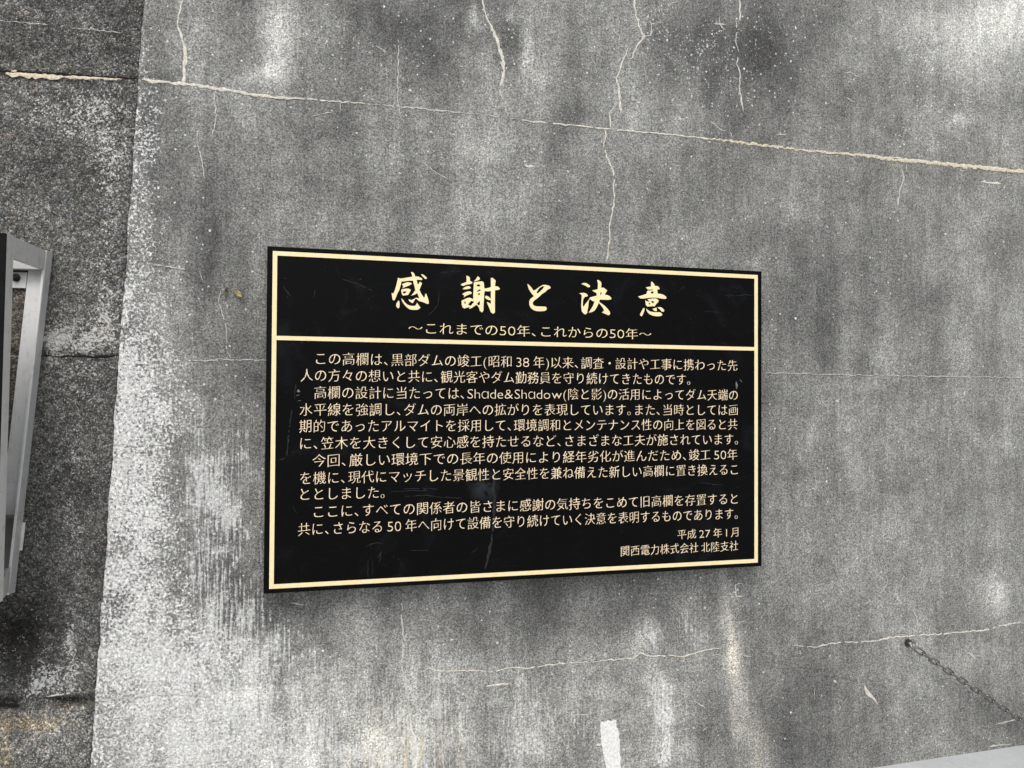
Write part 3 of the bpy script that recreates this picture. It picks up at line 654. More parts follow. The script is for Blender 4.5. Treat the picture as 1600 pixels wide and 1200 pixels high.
def brushed(sp, dx, dy, rise, cx):
    """give the even-weight outline thick uprights, thin crossbars that rise to the right"""
    areas = []
    for s in sp:
        x, y = s[:, 2], s[:, 3]; areas.append(0.5*np.sum(x*np.roll(y, -1)-np.roll(x, -1)*y))
    sg = np.sign(areas[int(np.argmax(np.abs(areas)))])
    npt = sum(len(s) for s in sp)
    tp = 0.0 if npt < 12 and len(sp) == 2 else TAPER if npt < 48 else TAPER*0.45 if npt < 75 else TAPER*0.15
    if npt >= 60: dx *= 0.6; dy *= 0.55
    res = []
    for s in sp:
        s = s.copy()
        tin = s[:, 2:4]-s[:, 0:2]; tout = s[:, 4:6]-s[:, 2:4]
        prv = s[:, 2:4]-np.roll(s[:, 2:4], 1, 0); nxt = np.roll(s[:, 2:4], -1, 0)-s[:, 2:4]
        def nz(a, b):
            L = np.linalg.norm(a, axis=1, keepdims=True); a = np.where(L < 1e-5, b, a)
            return a/np.maximum(np.linalg.norm(a, axis=1, keepdims=True), 1e-9)
        ti = nz(tin, prv); to = nz(tout, nxt)
        nrm = np.stack([ti[:, 1]+to[:, 1], -(ti[:, 0]+to[:, 0])], 1)*sg
        nrm = np.clip(nrm/np.maximum(np.linalg.norm(nrm, axis=1, keepdims=True), 0.3)*1.15, -1.2, 1.2)
        u, v = (s[:, 2]-cx)/KAN, (s[:, 3]-KCY)/KAN
        mod = tp*KAN*(0.6*np.sin(6.8*u+9.5*v+1.3*cx/KAN*7)+0.4*np.sin(-11*u+7*v+0.7)) if rise else np.zeros(len(s))
        d = nrm*(np.array([[dx, dy]])+mod[:, None])
        for k in (0, 2, 4):
            s[:, k:k+2] += d
            s[:, k+1] += rise*(s[:, k]-cx)
        res.append(s)
    return res
TAPER = 0.011
HALF = set('、。'); LW = 1.18; GS = 0.96      # Latin width, glyph size in its cell
def layout(text):
    """list of (character, x of cell, advance) in Japanese em units"""
    x = 0; r = []
    for ch in text:
        if ch == '　': adv = 1.0; x += adv; continue
        if ch == ' ': x += 0.22; continue
        o = ord(ch)
        if ch in HALF: adv = 0.55; r.append((ch, x, 'H'))
        elif ch in '()' or o < 128 or ch == 'ɑ':
            b = bbox(glyph(ch)); wd = (b[2]-b[0])/KAN
            adv = max(wd*LW+0.09, 0.42 if ch.isdigit() else 0); r.append((ch, x+(adv-wd*LW)/2, 'L'))
        elif ch == '・': adv = 0.9; r.append((ch, x-0.05, 'K'))
        else: adv = 1.0; r.append((ch, x, 'K'))
        x += adv
    return r, x
def text_mesh(name, text, x0, x1, zc, hscale, mat, parent, bold=(-0.011, -0.022), lead=0):
    items, total = layout(text)
    # ink spans from the first glyph to the last; x0..x1 are the ink limits measured on the plaque
    def ink(it):
        ch, x, kd = it; b = bbox(glyph(ch))
        if kd == 'L': return x, x+(b[2]-b[0])/KAN*LW
        off = 0.5-KCX/KAN
        return x+0.5+(b[0]-KCX)/KAN*GS, x+0.5+(b[2]-KCX)/KAN*GS
    i0 = ink(items[0])[0]; i1 = ink(items[-1])[1]
    kx = (x1-x0)/(i1-i0); ky = hscale
    cu = bpy.data.curves.new(name, 'CURVE'); cu.dimensions = '2D'; cu.fill_mode = 'BOTH'; cu.resolution_u = 3; cu.extrude = 0.0004
    for ch, x, kd in items:
        sp = glyph(ch); b = bbox(sp)
        kana = 0x3040 <= ord(ch) <= 0x30ff or ch in '、。・～'
        cx = (b[0]+b[2])/2
        if kd == 'L': sp = brushed(sp, -0.024*KAN, -0.018*KAN, 0, cx); sx_, sy_, cu_, ox = LW, 1.0, b[0], x
        else:
            sp = brushed(sp, bold[0]*KAN, (bold[1]+(0.005 if kana else 0))*KAN, 0.04 if kana else 0.09, cx); sx_, sy_, cu_, ox = GS, GS, KCX, x+0.5
        for s in sp:
            q = cu.splines.new('BEZIER'); q.bezier_points.add(len(s)-1); q.use_cyclic_u = True
            for p, row in zip(q.bezier_points, s):
                def mp(u, v): return (x0+((u-cu_)/KAN*sx_+ox-i0)*kx, zc+((v-KCY)/KAN)*sy_*ky, 0)
                p.handle_left_type = p.handle_right_type = 'FREE'
                p.co = mp(row[2], row[3]); p.handle_left = mp(row[0], row[1]); p.handle_right = mp(row[4], row[5])
    return curve_to_part(name, cu, mat, parent)
def curve_to_part(name, cu, mat, parent, lift=0.0006):
    o = bpy.data.objects.new(name, cu); COL.objects.link(o)
    dg = bpy.context.evaluated_depsgraph_get()
    me = bpy.data.meshes.new_from_object(o.evaluated_get(dg))
    COL.objects.unlink(o); bpy.data.objects.remove(o); bpy.data.curves.remove(cu)
    n = len(me.vertices); co = np.empty(n*3, np.float32); me.vertices.foreach_get('co', co); co = co.reshape(-1, 3)
    co = np.stack([co[:, 0], -T-lift-co[:, 2], co[:, 1]], 1)
    me.vertices.foreach_set('co', co.ravel()); me.update()
    me.name = name; me.materials.clear(); me.materials.append(mat)
    ob = bpy.data.objects.new(name, me); link(ob)
    ob.parent = parent; ob.matrix_parent_inverse = Matrix.Translation(-Vector(parent.location))
    return ob

# ------------------------------------------------------------------ plaque
PW, PH = 0.75, 0.4681
plaque = empty('memorial_plaque', 'large black plaque with gold border and Japanese lettering, fixed to the concrete wall', 'plaque', loc=(0, 0, -PH))
bm = bmesh.new(); box(bm, -PW, PW, -T, 0.0005, -PH, PH)
bevel(bm, 0.0012, 2)
# scuffs, paint chips and a dried trickle on the face
def pl_face(x, y, h):
    u, v = on_plaque(x, y); return (u, -T-0.00015-h*0.15, v)
MK = [(1, [(773, 745, 3), (770, 765, 6), (773, 775, 3), (772, 800, 4), (770, 830, 3.4), (767, 850, 3), (762, 872, 4), (758, 890, 2)]),
      (1, W([(609, 769), (622, 768), (640, 767), (668, 766)], 1.2)), (1, W([(630, 764), (668, 763), (684, 764)], 1)), (1, W([(632, 776), (660, 774), (690, 777), (722, 778)], 1.2)),
      (1, W([(572, 853), (590, 848), (600, 850)], 1.4)), (1, W([(590, 872), (596, 862), (592, 880)], 1.4)), (1, W([(597, 882), (603, 883)], 1.6)), (1, W([(575, 875), (575, 905)], 0.8)), (1, W([(583, 875), (582, 900)], 0.8)),
      (1, W([(748, 850), (743, 860), (736, 864)], 0.9)), (1, W([(640, 860), (671, 860)], 0.8)), (1, W([(534, 435), (560, 444), (583, 455)], 1)), (1, W([(688, 425), (722, 424)], 0.8)), (1, W([(686, 455), (685, 475), (676, 487), (668, 493)], 1)),
      (1, W([(442, 445), (450, 458), (455, 464)], 1.5)), (1, W([(490, 466), (493, 452)], 1)), (1, W([(462, 600), (460, 625)], 1.4)), (1, W([(456, 640), (451, 680), (448, 713)], 2)), (1, W([(436, 718), (445, 716)], 1.6)), (1, W([(457, 789), (464, 803)], 0.9)),
      (1, W([(1060, 456), (1068, 449), (1070, 447)], 1)), (1, W([(1130, 462), (1170, 461), (1180, 462)], 0.8)), (1, W([(1093, 754), (1115, 757), (1131, 758)], 0.7)), (1, W([(1100, 486), (1123, 488)], 0.8)),
      (2, [(464, 612, 2.5), (466, 610, 4), (469, 612, 2)]), (2, [(463, 618, 3), (468, 617, 2)]), (2, [(466, 626, 3), (470, 626, 3)]), (2, [(1150, 596, 4), (1151, 602, 4), (1151, 608, 2)]), (2, [(1156, 593, 2), (1159, 597, 3)]), (2, W([(562, 437), (564, 436.5)], 1.2)), (2, W([(445, 435), (446.5, 434.5)], 1.4))]
for mi, pts in MK: ribbon(bm, pts, pl_face, mi, amp=0.7, step=4, h=0.0006)
mesh_obj('board', bm, [MAT_BLACK, MAT_MARK, MAT_CHIP], plaque, fixn=False)
# gold border with the bar under the heading
bx0, bz1 = on_plaque(426.3, 392); bx1 = on_plaque(1183.8, 430)[0]; bz0 = on_plaque(420.5, 919.5)[1]
bz1 = (bz1+on_plaque(1183.8, 430)[1])/2; bz0 = (bz0+on_plaque(1184, 879.5)[1])/2
bx0 = (bx0+on_plaque(420.5, 919.5)[0])/2
TH_ = 0.0118
dzu = (on_plaque(432, 524.4)[1]+on_plaque(1180, 542.6)[1])/2; dzl = (on_plaque(432, 531.0)[1]+on_plaque(1180, 548.2)[1])/2
bm = bmesh.new()
yb, yf = -T+0.0004, -T-0.0009
O4 = [(bx0, bz0), (bx1, bz0), (bx1, bz1), (bx0, bz1)]; I4 = [(bx0+TH_, bz0+TH_), (bx1-TH_, bz0+TH_), (bx1-TH_, bz1-TH_), (bx0+TH_, bz1-TH_)]
for i in range(4):
    j = (i+1) % 4
    a, b, c, d = O4[i], O4[j], I4[j], I4[i]
    hexa(bm, [(p[0], yf, p[1]) for p in (a, b, c, d)] + [(p[0], yb, p[1]) for p in (a, b, c, d)])
box(bm, bx0+TH_, bx1-TH_, yf+0.0002, yb, dzl, dzu)
mesh_obj('border', bm, MAT_GOLD, plaque)

# heading: brush characters drawn as outlines (with their counters)
HEAD = [
 (605, 420, [
  [(295,235),(330,262),(400,258),(500,240),(668,215),(665,165),(635,95),(660,85),(700,105),(735,150),(750,205),(830,210),(900,240),(945,280),(930,300),(790,292),(800,350),(815,420),(845,400),(872,348),(920,375),(925,410),(895,480),(862,560),(900,650),(975,765),(1000,770),(1015,700),(1038,655),(1060,710),(1100,820),(1112,900),(1105,940),(1060,940),(1000,910),(910,875),(865,870),(800,820),(770,797),(740,822),(700,905),(670,920),(600,875),(565,815),(645,838),(700,815),(770,778),(865,785),(830,720),(805,650),(740,690),(640,722),(700,650),(752,575),(735,490),(710,400),(690,318),(600,318),(500,330),(380,345),(360,440),(325,560),(270,670),(225,780),(195,840),(165,845),(140,815),(128,720),(118,645),(160,668),(200,590),(240,460),(268,340),(285,260)],
  [(905,150),(945,150),(1000,185),(1050,225),(1062,255),(1040,275),(1010,268),(960,220)],
  [(395,410),(460,385),(540,362),(610,368),(665,400),(600,440),(520,475),(440,505),(405,528),(430,465)],
  [(385,548),(420,548),(500,532),(570,530),(635,565),(600,630),(560,700),(500,705),(430,720),(395,690),(375,600)], [(415,620),(450,605),(515,605),(500,640),(460,665),(425,655)],
  [(300,845),(325,880),(332,940),(325,1030),(300,1060),(265,1040),(240,990),(245,930),(280,880)],
  [(380,790),(430,840),(480,910),(540,960),(620,992),(700,995),(755,990),(775,950),(795,910),(830,960),(890,1040),(850,1080),(800,1100),(680,1100),(600,1085),(520,1030),(450,950),(400,870)]]),
 (715, 425, [
  [(230,105),(270,105),(325,150),(330,235),(395,275),(385,310),(320,325),(230,340),(150,375),(80,345),(110,315),(180,290),(238,265),(240,200)],
  [(130,460),(170,420),(240,385),(310,378),(355,415),(340,440),(260,460),(190,465)],
  [(120,592),(170,560),(250,525),(330,518),(380,555),(370,580),(300,605),(220,640),(160,685),(180,630)],
  [(105,770),(180,735),(250,700),(320,688),(400,720),(425,715),(415,660),(425,500),(432,280),(540,262),(640,248),(690,265),(705,330),(712,420),(725,445),(800,430),(890,405),(890,160),(930,155),(1015,225),(1000,375),(1080,392),(1130,440),(1110,475),(1000,490),(997,700),(997,1080),(970,1110),(935,1115),(890,1075),(840,950),(800,860),(780,805),(840,825),(890,855),(890,755),(820,750),(770,720),(735,690),(740,650),(770,635),(830,660),(890,715),(890,510),(800,520),(725,510),(710,600),(705,705),(695,850),(690,1030),(660,1078),(640,1075),(595,1040),(575,960),(520,885),(480,890),(420,935),(340,980),(300,985),(330,945),(250,955),(180,978),(140,955),(110,880)],
  [(500,370),(530,335),(580,328),(618,375),(560,390)], [(510,540),(530,500),(575,470),(615,468),(612,505),(560,520)], [(535,590),(570,565),(600,575),(597,610),(565,618)],
  [(515,850),(550,810),(597,775),(597,885),(550,890)], [(275,865),(320,820),(360,775),(445,795),(410,840),(345,912)], [(175,800),(210,790),(215,820),(205,865),(185,845)],
  [(430,255),(480,205),(520,140),(545,112),(595,165),(595,195),(550,225),(490,245)]]),
 (815, 430, [
  [(150,235),(200,265),(260,330),(310,410),(370,395),(440,340),(510,290),(580,260),(650,262),(740,285),(775,325),(765,355),(705,380),(640,440),(540,510),(440,600),(350,670),(300,720),(300,780),(330,815),(400,835),(520,838),(640,845),(670,880),(660,930),(620,955),(500,965),(390,960),(310,930),(240,870),(205,790),(205,700),(230,640),(330,560),(250,470),(190,370)],
  [(400,480),(420,420),(480,340),(560,295),(610,300),(570,360),(500,430),(430,490)]]),
 (895, 430, [
  [(228,235),(270,212),(330,208),(400,235),(450,275),(463,305),(440,325),(395,320),(330,280)],
  [(170,487),(240,475),(310,475),(370,500),(400,540),(385,570),(320,580),(285,630),(265,720),(265,800),(280,855),(330,780),(400,690),(452,625),(450,600),(530,575),(640,550),(632,480),(570,450),(520,405),(600,395),(668,370),(672,220),(650,130),(690,130),(740,170),(765,220),(755,330),(830,340),(920,410),(880,470),(850,525),(920,530),(990,565),(1030,615),(1020,650),(950,660),(720,655),(705,715),(770,760),(850,820),(930,900),(985,980),(1000,1030),(960,1075),(900,1050),(780,1000),(840,940),(800,870),(695,740),(640,860),(580,950),(500,990),(420,1005),(480,920),(540,820),(580,700),(540,700),(490,665),(460,642),(425,690),(410,850),(385,960),(385,1010),(345,1048),(300,1040),(240,970),(225,850),(230,700),(240,550),(215,510)],
  [(725,520),(745,455),(770,450),(768,490),(755,530)]]),
 (985, 430, [
  [(550,185),(575,172),(630,230),(650,285),(690,288),(745,305),(780,350),(765,380),(710,385),(720,410),(725,495),(800,500),(890,530),(950,575),(962,610),(940,635),(850,630),(740,610),(640,600),(500,605),(350,625),(265,625),(200,570),(300,545),(430,500),(440,440),(460,415),(520,410),(600,400),(612,384),(540,385),(470,388),(440,360),(410,328),(480,312),(552,300)],
  [(535,470),(560,440),(620,430),(610,490),(565,492)],
  [(460,640),(540,632),(640,620),(710,635),(755,680),(740,720),(690,770),(645,835),(560,832),(455,840),(412,800),(395,665),(430,700),(500,712),(510,690),(465,665)], [(550,695),(600,690),(632,710),(610,765),(580,740)], [(475,770),(500,745),(530,752),(525,780),(495,788)],
  [(345,880),(380,890),(365,970),(330,1060),(300,1100),(265,1085),(255,1045),(300,960)],
  [(415,890),(460,930),(510,965),(590,985),(680,995),(780,990),(830,1020),(855,1065),(810,1095),(700,1100),(600,1085),(510,1045),(445,980)],
  [(590,905),(640,885),(700,870),(705,965),(650,960),(610,930)],
  [(720,860),(800,855),(860,885),(905,945),(880,980),(840,975),(790,920)]]),
]
for ox, oy, polys in HEAD:
    cu = bpy.data.curves.new('heading_character', 'CURVE'); cu.dimensions = '2D'; cu.fill_mode = 'BOTH'; cu.resolution_u = 2; cu.extrude = 0.0004
    for poly in polys:
        pts = [on_plaque(ox+x/17.1375, oy+y/17.1375) for x, y in poly]
        s = cu.splines.new('POLY'); s.points.add(len(pts)-1); s.use_cyclic_u = True
        for p, (x, z) in zip(s.points, pts): p.co = (x, z, 0, 1)
    curve_to_part('heading_character', cu, MAT_GOLD_T, plaque)

LINES = [  # text, first ink x,y, last ink x,y (pixels on the plaque), size factor, name
 ('～これまでの50年、これからの50年～', 638, 515, 1017.5, 520.5, 0.0375, 'subheading'),
 ('この高欄は、黒部ダムの竣工(昭和 38 年)以来、調査・設計や工事に携わった先', 493.7, 561, 1152, 571, 0, 'text_line'),
 ('人の方々の想いと共に、観光客やダム勤務員を守り続けてきたものです。', 469.5, 587.5, 1078.5, 592.5, 0, 'text_line'),
 ('高欄の設計に当たっては、Shɑde&Shɑdow(陰と影)の活用によってダム天端の', 491, 613, 1152.5, 618, 0, 'text_line'),
 ('水平線を強調し、ダムの両岸への拡がりを表現しています。また、当時としては画', 468, 639.5, 1152.5, 641.5, 0, 'text_line'),
 ('期的であったアルマイトを採用して、環境調和とメンテナンス性の向上を図ると共', 467.5, 665, 1152, 664.5, 0, 'text_line'),
 ('に、笠木を大きくして安心感を持たせるなど、さまざまな工夫が施されています。', 469, 692, 1153, 687.5, 0, 'text_line'),
 ('今回、厳しい環境下での長年の使用により経年劣化が進んだため、竣工 50年', 488, 718, 1152, 712, 0, 'text_line'),
 ('を機に、現代にマッチした景観性と安全性を兼ね備えた新しい高欄に置き換えるこ', 469, 745.5, 1152.5, 735.5, 0, 'text_line'),
 ('ととしました。', 469.5, 772, 601, 770, 0, 'text_line'),
 ('ここに、すべての関係者の皆さまに感謝の気持ちをこめて旧高欄を存置すると', 490.5, 797.5, 1152.5, 781.5, 0, 'text_line'),
 ('共に、さらなる 50 年へ向けて設備を守り続けていく決意を表明するものであります。', 465.5, 825, 1152.5, 805, 0, 'text_line'),
 ('平成 27 年 1 月', 1058.5, 835, 1153.5, 832, 0.0330, 'text_line'),
 ('関西電力株式会社 北陸支社', 970, 860.5, 1153.3, 853.7, 0.0345, 'text_line'),
]
for tx, xa, ya, xb, yb_, hs_, nm in LINES:
    u0, v0 = on_plaque(xa, ya); u1, v1 = on_plaque(xb, yb_)
    text_mesh(nm, tx, u0, u1, (v0+v1)/2, hs_ or 0.0385, MAT_GOLD_T if nm == 'subheading' else MAT_GOLD_B, plaque)

# ------------------------------------------------------------------ display board on its aluminium frame, left
board = empty('display_board', 'black board on a grey aluminium frame bolted to the rough concrete', 'display board', loc=tuple(PL(0.5, -0.45)))
def afront(z): return 0.184-(0.44-z)*0.042
def aback(z): return 0.184+(0.386-z)*0.0354
SF = 0.2075; WB = 0.44                # depth of the frame, distance to its far side
def seg_member(bm, ends, prof):
    """a bar whose section runs from one end to the other: ends = two lists of (a, z, s)"""
    hexa(bm, [PL(*p) for p in ends[0]] + [PL(*p) for p in ends[1]])
def part(name, quads, mat, bev=0.0012):
    bm = bmesh.new()
    for e0, e1 in quads: hexa(bm, [PL(*p) for p in e0] + [PL(*p) for p in e1])
    if bev: bevel(bm, bev, 2)
    return mesh_obj(name, bm, mat, board)
def vert_bar(name, af, z0, z1, wa, s0, s1, mat):
    def sec(z): a = af(z); return [(a, z, s0), (a+wa, z, s0), (a+wa, z, s1), (a, z, s1)]
    return part(name, [(sec(z0), sec(z1))], mat)
ft, fb = 0.441, -0.424
vert_bar('front_rail', afront, fb, ft, 0.018, SF-0.032, SF-0.0035, MAT_ALU)
vert_bar('front_rail', lambda z: afront(z)+WB-0.018, fb, ft, 0.018, SF-0.032, SF-0.0035, MAT_ALU)
def psec(z): return [(afront(z)+0.0003, z, SF-0.0034), (afront(z)+WB, z, SF-0.0034), (afront(z)+WB, z, SF), (afront(z)+0.0003, z, SF)]
part('board_panel', [(psec(fb+0.001), psec(ft-0.001))], MAT_SIGNBLACK, 0.0006)
def strut(dz_top_f, dz_bot_f, dz_top_b, dz_bot_b, off, mat):
    af_, ab_ = afront(dz_top_f)+off, aback(dz_top_b)+off
    f_ = [(af_+0.001, dz_bot_f, SF-0.0322), (af_+0.013, dz_bot_f, SF-0.0322), (af_+0.013, dz_top_f, SF-0.0322), (af_+0.001, dz_top_f, SF-0.0322)]
    b_ = [(ab_+0.001, dz_bot_b, 0.0335), (ab_+0.013, dz_bot_b, 0.0335), (ab_+0.013, dz_top_b, 0.0335), (ab_+0.001, dz_top_b, 0.0335)]
    return part('strut', [(f_, b_)], mat)
for off in (0.0, WB-0.016):
    strut(0.438, 0.388, 0.434, 0.385, off, MAT_ALU)
    strut(-0.372, -0.422, -0.378, -0.440, off, MAT_ALU)
for off, sgn in ((0.0, 1), (WB, -1)):
    zt, zb = 0.435, -0.447
    def A(z, d): return aback(z)+off+sgn*d
    # corner post: an angle with one leg flat on the wall and one standing out from it
    def sq(z, d0, d1, s0, s1): return [(A(z, d0), z, s0), (A(z, d1), z, s0), (A(z, d1), z, s1), (A(z, d0), z, s1)]
    q1 = (sq(zb, 0, 0.004, 0.001, 0.0295), sq(zt, 0, 0.004, 0.001, 0.0295))
    q3 = (sq(zb+0.001, 0.0004, 0.0062, 0.0298, 0.0325), sq(zt-0.001, 0.0004, 0.0062, 0.0298, 0.0325))
    q2 = ([(A(zb, 0.0045), zb, 0.001), (A(zb, 0.054), zb, 0.001), (A(zb, 0.054), zb, 0.005), (A(zb, 0.0045), zb, 0.005)], [(A(zt, 0.0045), zt, 0.001), (A(zt, 0.054), zt, 0.001), (A(zt, 0.054), zt, 0.005), (A(zt, 0.0045), zt, 0.005)])
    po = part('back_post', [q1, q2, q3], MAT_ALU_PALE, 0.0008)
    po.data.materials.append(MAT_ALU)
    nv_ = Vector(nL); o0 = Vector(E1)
    for f in po.data.polygons:                        # the outer leg gets a greyer colour than the flange and the lip
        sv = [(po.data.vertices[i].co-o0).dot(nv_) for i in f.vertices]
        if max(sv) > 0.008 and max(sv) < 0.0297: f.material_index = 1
# rails along the wall
def rail(z0, z1, s0, s1, mat, name='back_rail', lipz=None):
    a0, a1 = aback(z1)+0.006, aback(z1)+WB-0.006
    qs = [([(a0, z0, s0), (a0, z1, s0), (a0, z1, s1), (a0, z0, s1)], [(a1, z0, s0), (a1, z1, s0), (a1, z1, s1), (a1, z0, s1)])]
    if lipz: qs.append(([(a0, z1+0.0003, s0), (a0, z1+0.005, s0), (a0, z1+0.005, lipz), (a0, z1+0.0003, lipz)], [(a1, z1+0.0003, s0), (a1, z1+0.005, s0), (a1, z1+0.005, lipz), (a1, z1+0.0003, lipz)]))
    return part(name, qs, mat, 0.0008)
rail(0.386, 0.432, 0.006, 0.030, MAT_ALU)
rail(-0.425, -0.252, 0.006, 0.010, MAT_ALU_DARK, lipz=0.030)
bp = part('bracket_plate', [([(0.241, 0.340, 0.001), (0.31, 0.340, 0.001), (0.31, 0.340, 0.005), (0.241, 0.340, 0.005)], [(0.241, 0.3815, 0.001), (0.31, 0.3815, 0.001), (0.31, 0.3815, 0.005), (0.241, 0.3815, 0.005)])], MAT_ALU_PALE, 0.0008)
bm = bmesh.new()
c0 = Vector(PL(0.2655, 0.3665, 0.0052)); nv = Vector(nL)
rot = nv.to_track_quat('Z', 'Y').to_matrix().to_4x4()
bmesh.ops.create_cone(bm, cap_ends=True, segments=24, radius1=0.0105, radius2=0.0105, depth=0.002, matrix=Matrix.Translation(c0+nv*0.001) @ rot)
bmesh.ops.create_cone(bm, cap_ends=True, segments=6, radius1=0.0078, radius2=0.0074, depth=0.006, matrix=Matrix.Translation(c0+nv*0.0051) @ rot)
bmesh.ops.create_cone(bm, cap_ends=True, segments=16, radius1=0.0042, radius2=0.0036, depth=0.006, matrix=Matrix.Translation(c0+nv*0.0112) @ rot)
bo = mesh_obj('bolt', bm, MAT_BOLT, None); bo.parent = bp
bo.matrix_parent_inverse = bp.matrix_parent_inverse.copy() if False else Matrix.Translation(-Vector(board.location))
bo.matrix_parent_inverse = Matrix.Identity(4)
part('packing_plate', [([(aback(-.34)-0.006, -0.34, 0.0), (aback(-.34)+0.02, -0.34, 0.0), (aback(-.34)+0.02, -0.34, 0.0009), (aback(-.34)-0.006, -0.34, 0.0009)],
                        [(aback(-.268)-0.006, -0.268, 0.0), (aback(-.268)+0.02, -0.268, 0.0), (aback(-.268)+0.02, -0.268, 0.0009), (aback(-.268)-0.006, -0.268, 0.0009)])], MAT_ALU_PALE, 0)

# ------------------------------------------------------------------ eye bolt and chain
def torus_link(bm, length, width, rad, M4, seg=28, rs=8):
    """a stadium-shaped ring of round wire in the local XY plane"""
    r = width/2-rad; st = (length/2-rad)-r
    path = []
    for k in range(seg):
        a = 2*math.pi*k/seg
        path.append(Vector((r*math.cos(a)+(st if math.cos(a) > 1e-6 else -st if math.cos(a) < -1e-6 else 0), r*math.sin(a), 0)))
    rings = []
    for k in range(seg):
        t = (path[(k+1) % seg]-path[k-1]).normalized(); nn = Vector((t.y, -t.x, 0))
        rings.append([bm.verts.new(M4 @ (path[k]+nn*rad*math.cos(2*math.pi*j/rs)+Vector((0, 0, rad*math.sin(2*math.pi*j/rs))))) for j in range(rs)])
    for k in range(seg):
        for j in range(rs):
            bm.faces.new((rings[k][j], rings[(k+1) % seg][j], rings[(k+1) % seg][(j+1) % rs], rings[k][(j+1) % rs]))
ep = on_wall(1418, 1004)
eye = empty('eye_bolt', 'small steel eye bolt set in the concrete wall, holding the chain end', 'eye bolt', loc=tuple(ep))
bm = bmesh.new()
bmesh.ops.create_cone(bm, cap_ends=True, segments=20, radius1=0.0135, radius2=0.0125, depth=0.004, matrix=Matrix.Translation((ep[0], -0.003, ep[2])) @ Matrix.Rotation(R(90), 4, 'X'))
mesh_obj('washer', bm, MAT_BOLT, eye, smooth=False)
bm = bmesh.new()
bmesh.ops.create_cone(bm, cap_ends=True, segments=14, radius1=0.005, radius2=0.005, depth=0.016, matrix=Matrix.Translation((ep[0], -0.010, ep[2])) @ Matrix.Rotation(R(90), 4, 'X'))
Me = Matrix.Translation((ep[0], -0.029, ep[2])) @ Matrix.Rotation(R(90), 4, 'Y') @ Matrix.Rotation(R(90), 4, 'Z') @ Matrix.Rotation(R(20), 4, 'X')
torus_link(bm, 0.033, 0.030, 0.0042, Me)
mesh_obj('eye', bm, MAT_STEEL, eye, smooth=True)

c_start = Vector((ep[0]+0.003, -0.034, ep[2]-0.010))
cdir_px = on_wall(1600, 1131)
c_end = Vector((cdir_px[0], -0.030, cdir_px[2]))
cd_ = (c_end-c_start).normalized()
chain = empty('steel_chain', 'thin steel chain running down to the right from the eye bolt', 'chain', loc=tuple(c_start))
PITCH_ = 0.0345; LK = 0.0475
nl = 0; pos = c_start + cd_*0.012
Xa = cd_; Za = Vector((0, -1, 0)); Za = (Za - Xa*Za.dot(Xa)).normalized(); Ya = Za.cross(Xa)
bml = bmesh.new(); torus_link(bml, LK, 0.0220, 0.0030, Matrix.Identity(4))
ml = bpy.data.meshes.new('link'); bmesh.ops.recalc_face_normals(bml, faces=bml.faces); bml.to_mesh(ml); bml.free()
ml.polygons.foreach_set('use_smooth', [True]*len(ml.polygons)); ml.materials.append(MAT_CHAIN)
last = None
while nl < 40:
    c = c_start + cd_*(0.006+PITCH_*(nl+0.35)) + Vector((0, 0, -0.0012*math.sin(nl*0.25)))
    if c.z < ground_z(c.x)+0.02: break
    roll = R(22) if nl % 2 == 0 else R(106)
    roll += R(random.uniform(-9, 9))
    B = Matrix((Xa, Ya, Za)).transposed().to_4x4()
    o = bpy.data.objects.new('link', ml); link(o)
    o.parent = chain; o.matrix_parent_inverse = Matrix.Translation(-Vector(chain.location))
    o.matrix_basis = Matrix.Translation(c) @ B @ Matrix.Rotation(roll, 4, 'X')
    last = c; nl += 1
fe = last + cd_*0.03
foot = empty('floor_anchor', 'steel ring anchor on the pale paving at the chain foot', 'anchor', loc=(fe.x, fe.y, ground_z(fe.x)))
bm = bmesh.new()
gz = ground_z(fe.x)
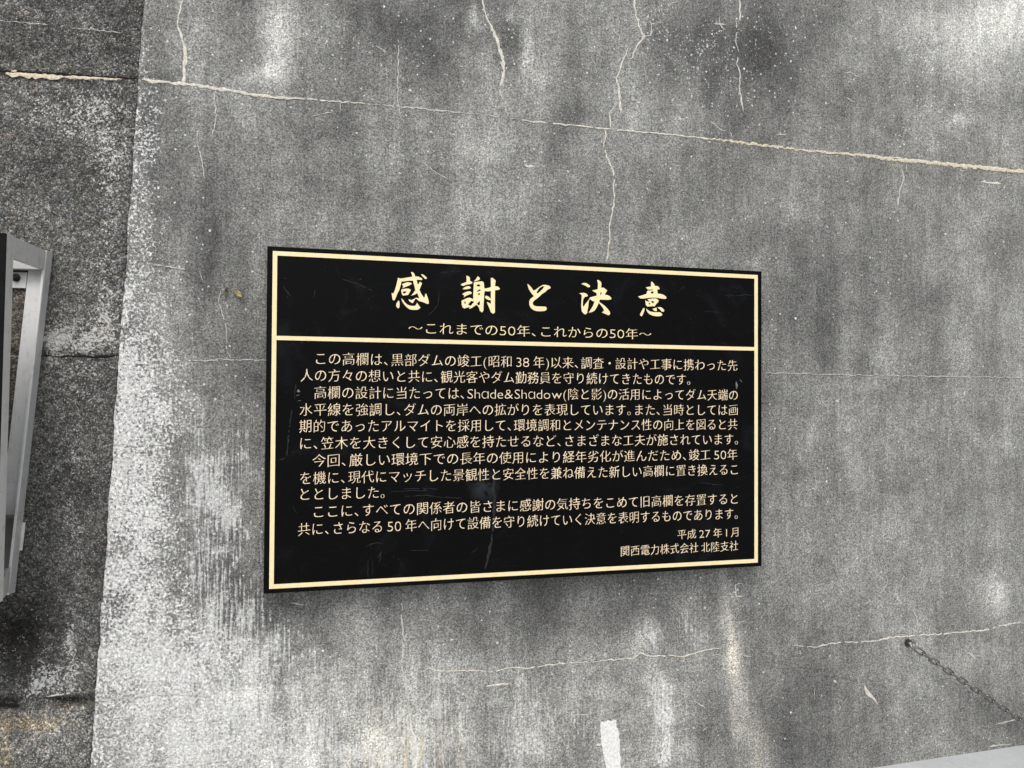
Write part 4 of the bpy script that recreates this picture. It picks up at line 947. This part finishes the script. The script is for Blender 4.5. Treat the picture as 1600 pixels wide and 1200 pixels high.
bmesh.ops.create_cone(bm, cap_ends=True, segments=20, radius1=0.024, radius2=0.022, depth=0.006, matrix=Matrix.Translation((fe.x, fe.y, gz+0.003)))
mesh_obj('base_plate', bm, MAT_STEEL, foot)
bm = bmesh.new(); torus_link(bm, 0.044, 0.034, 0.0042, Matrix.Translation((fe.x, fe.y, gz+0.026)) @ Matrix.Rotation(R(90), 4, 'X'))
mesh_obj('ring', bm, MAT_STEEL, foot, smooth=True)

# ------------------------------------------------------------------ two dead leaves caught on the wall
def leaf(name, label, px_, py_, ln, wd, ang, mat, curl):
    p = on_wall(px_, py_)
    o = None
    bm = bmesh.new(); n = 9
    rows = []
    for i in range(n):
        t = i/(n-1); wv = wd*math.sin(math.pi*min(1, t*0.94+0.03))**0.8*(1-0.25*t)
        x = (t-0.5)*ln
        rows.append([bm.verts.new((x, -0.003-curl*abs(t-0.5)**2*4*0.006-abs(k)*0.0022*curl, k*wv*0.5+0.0015*math.sin(t*5))) for k in (-1, -0.5, 0, 0.5, 1)])
    for a, b in zip(rows[:-1], rows[1:]):
        for k in range(4): bm.faces.new((a[k], b[k], b[k+1], a[k+1]))
    r = bmesh.ops.extrude_face_region(bm, geom=list(bm.faces)); vs2 = [v for v in r['geom'] if isinstance(v, bmesh.types.BMVert)]
    for v in vs2: v.co.y += 0.0006
    # stalk
    st_ = bmesh.ops.create_cone(bm, cap_ends=True, segments=6, radius1=0.0007, radius2=0.0005, depth=ln*0.35, matrix=Matrix.Translation((-ln*0.66, -0.003, 0.001)) @ Matrix.Rotation(R(90), 4, 'Y'))
    o = mesh_obj(name, bm, mat, None, smooth=True)
    o.location = Vector((p[0], -0.0015, p[2])); o.rotation_euler = (0, R(ang), 0)
    return tag(o, label, 'leaf')
leaf('dead_leaf', 'yellow striped dead leaf stuck on the wall, right one of the pair', 373, 459.5, 0.024, 0.015, 32, MAT_LEAF_Y, 0.6)
leaf('dead_leaf', 'olive brown curled leaf stuck on the wall, left of the yellow leaf', 353, 457, 0.021, 0.014, 108, MAT_LEAF_G, 1.0)
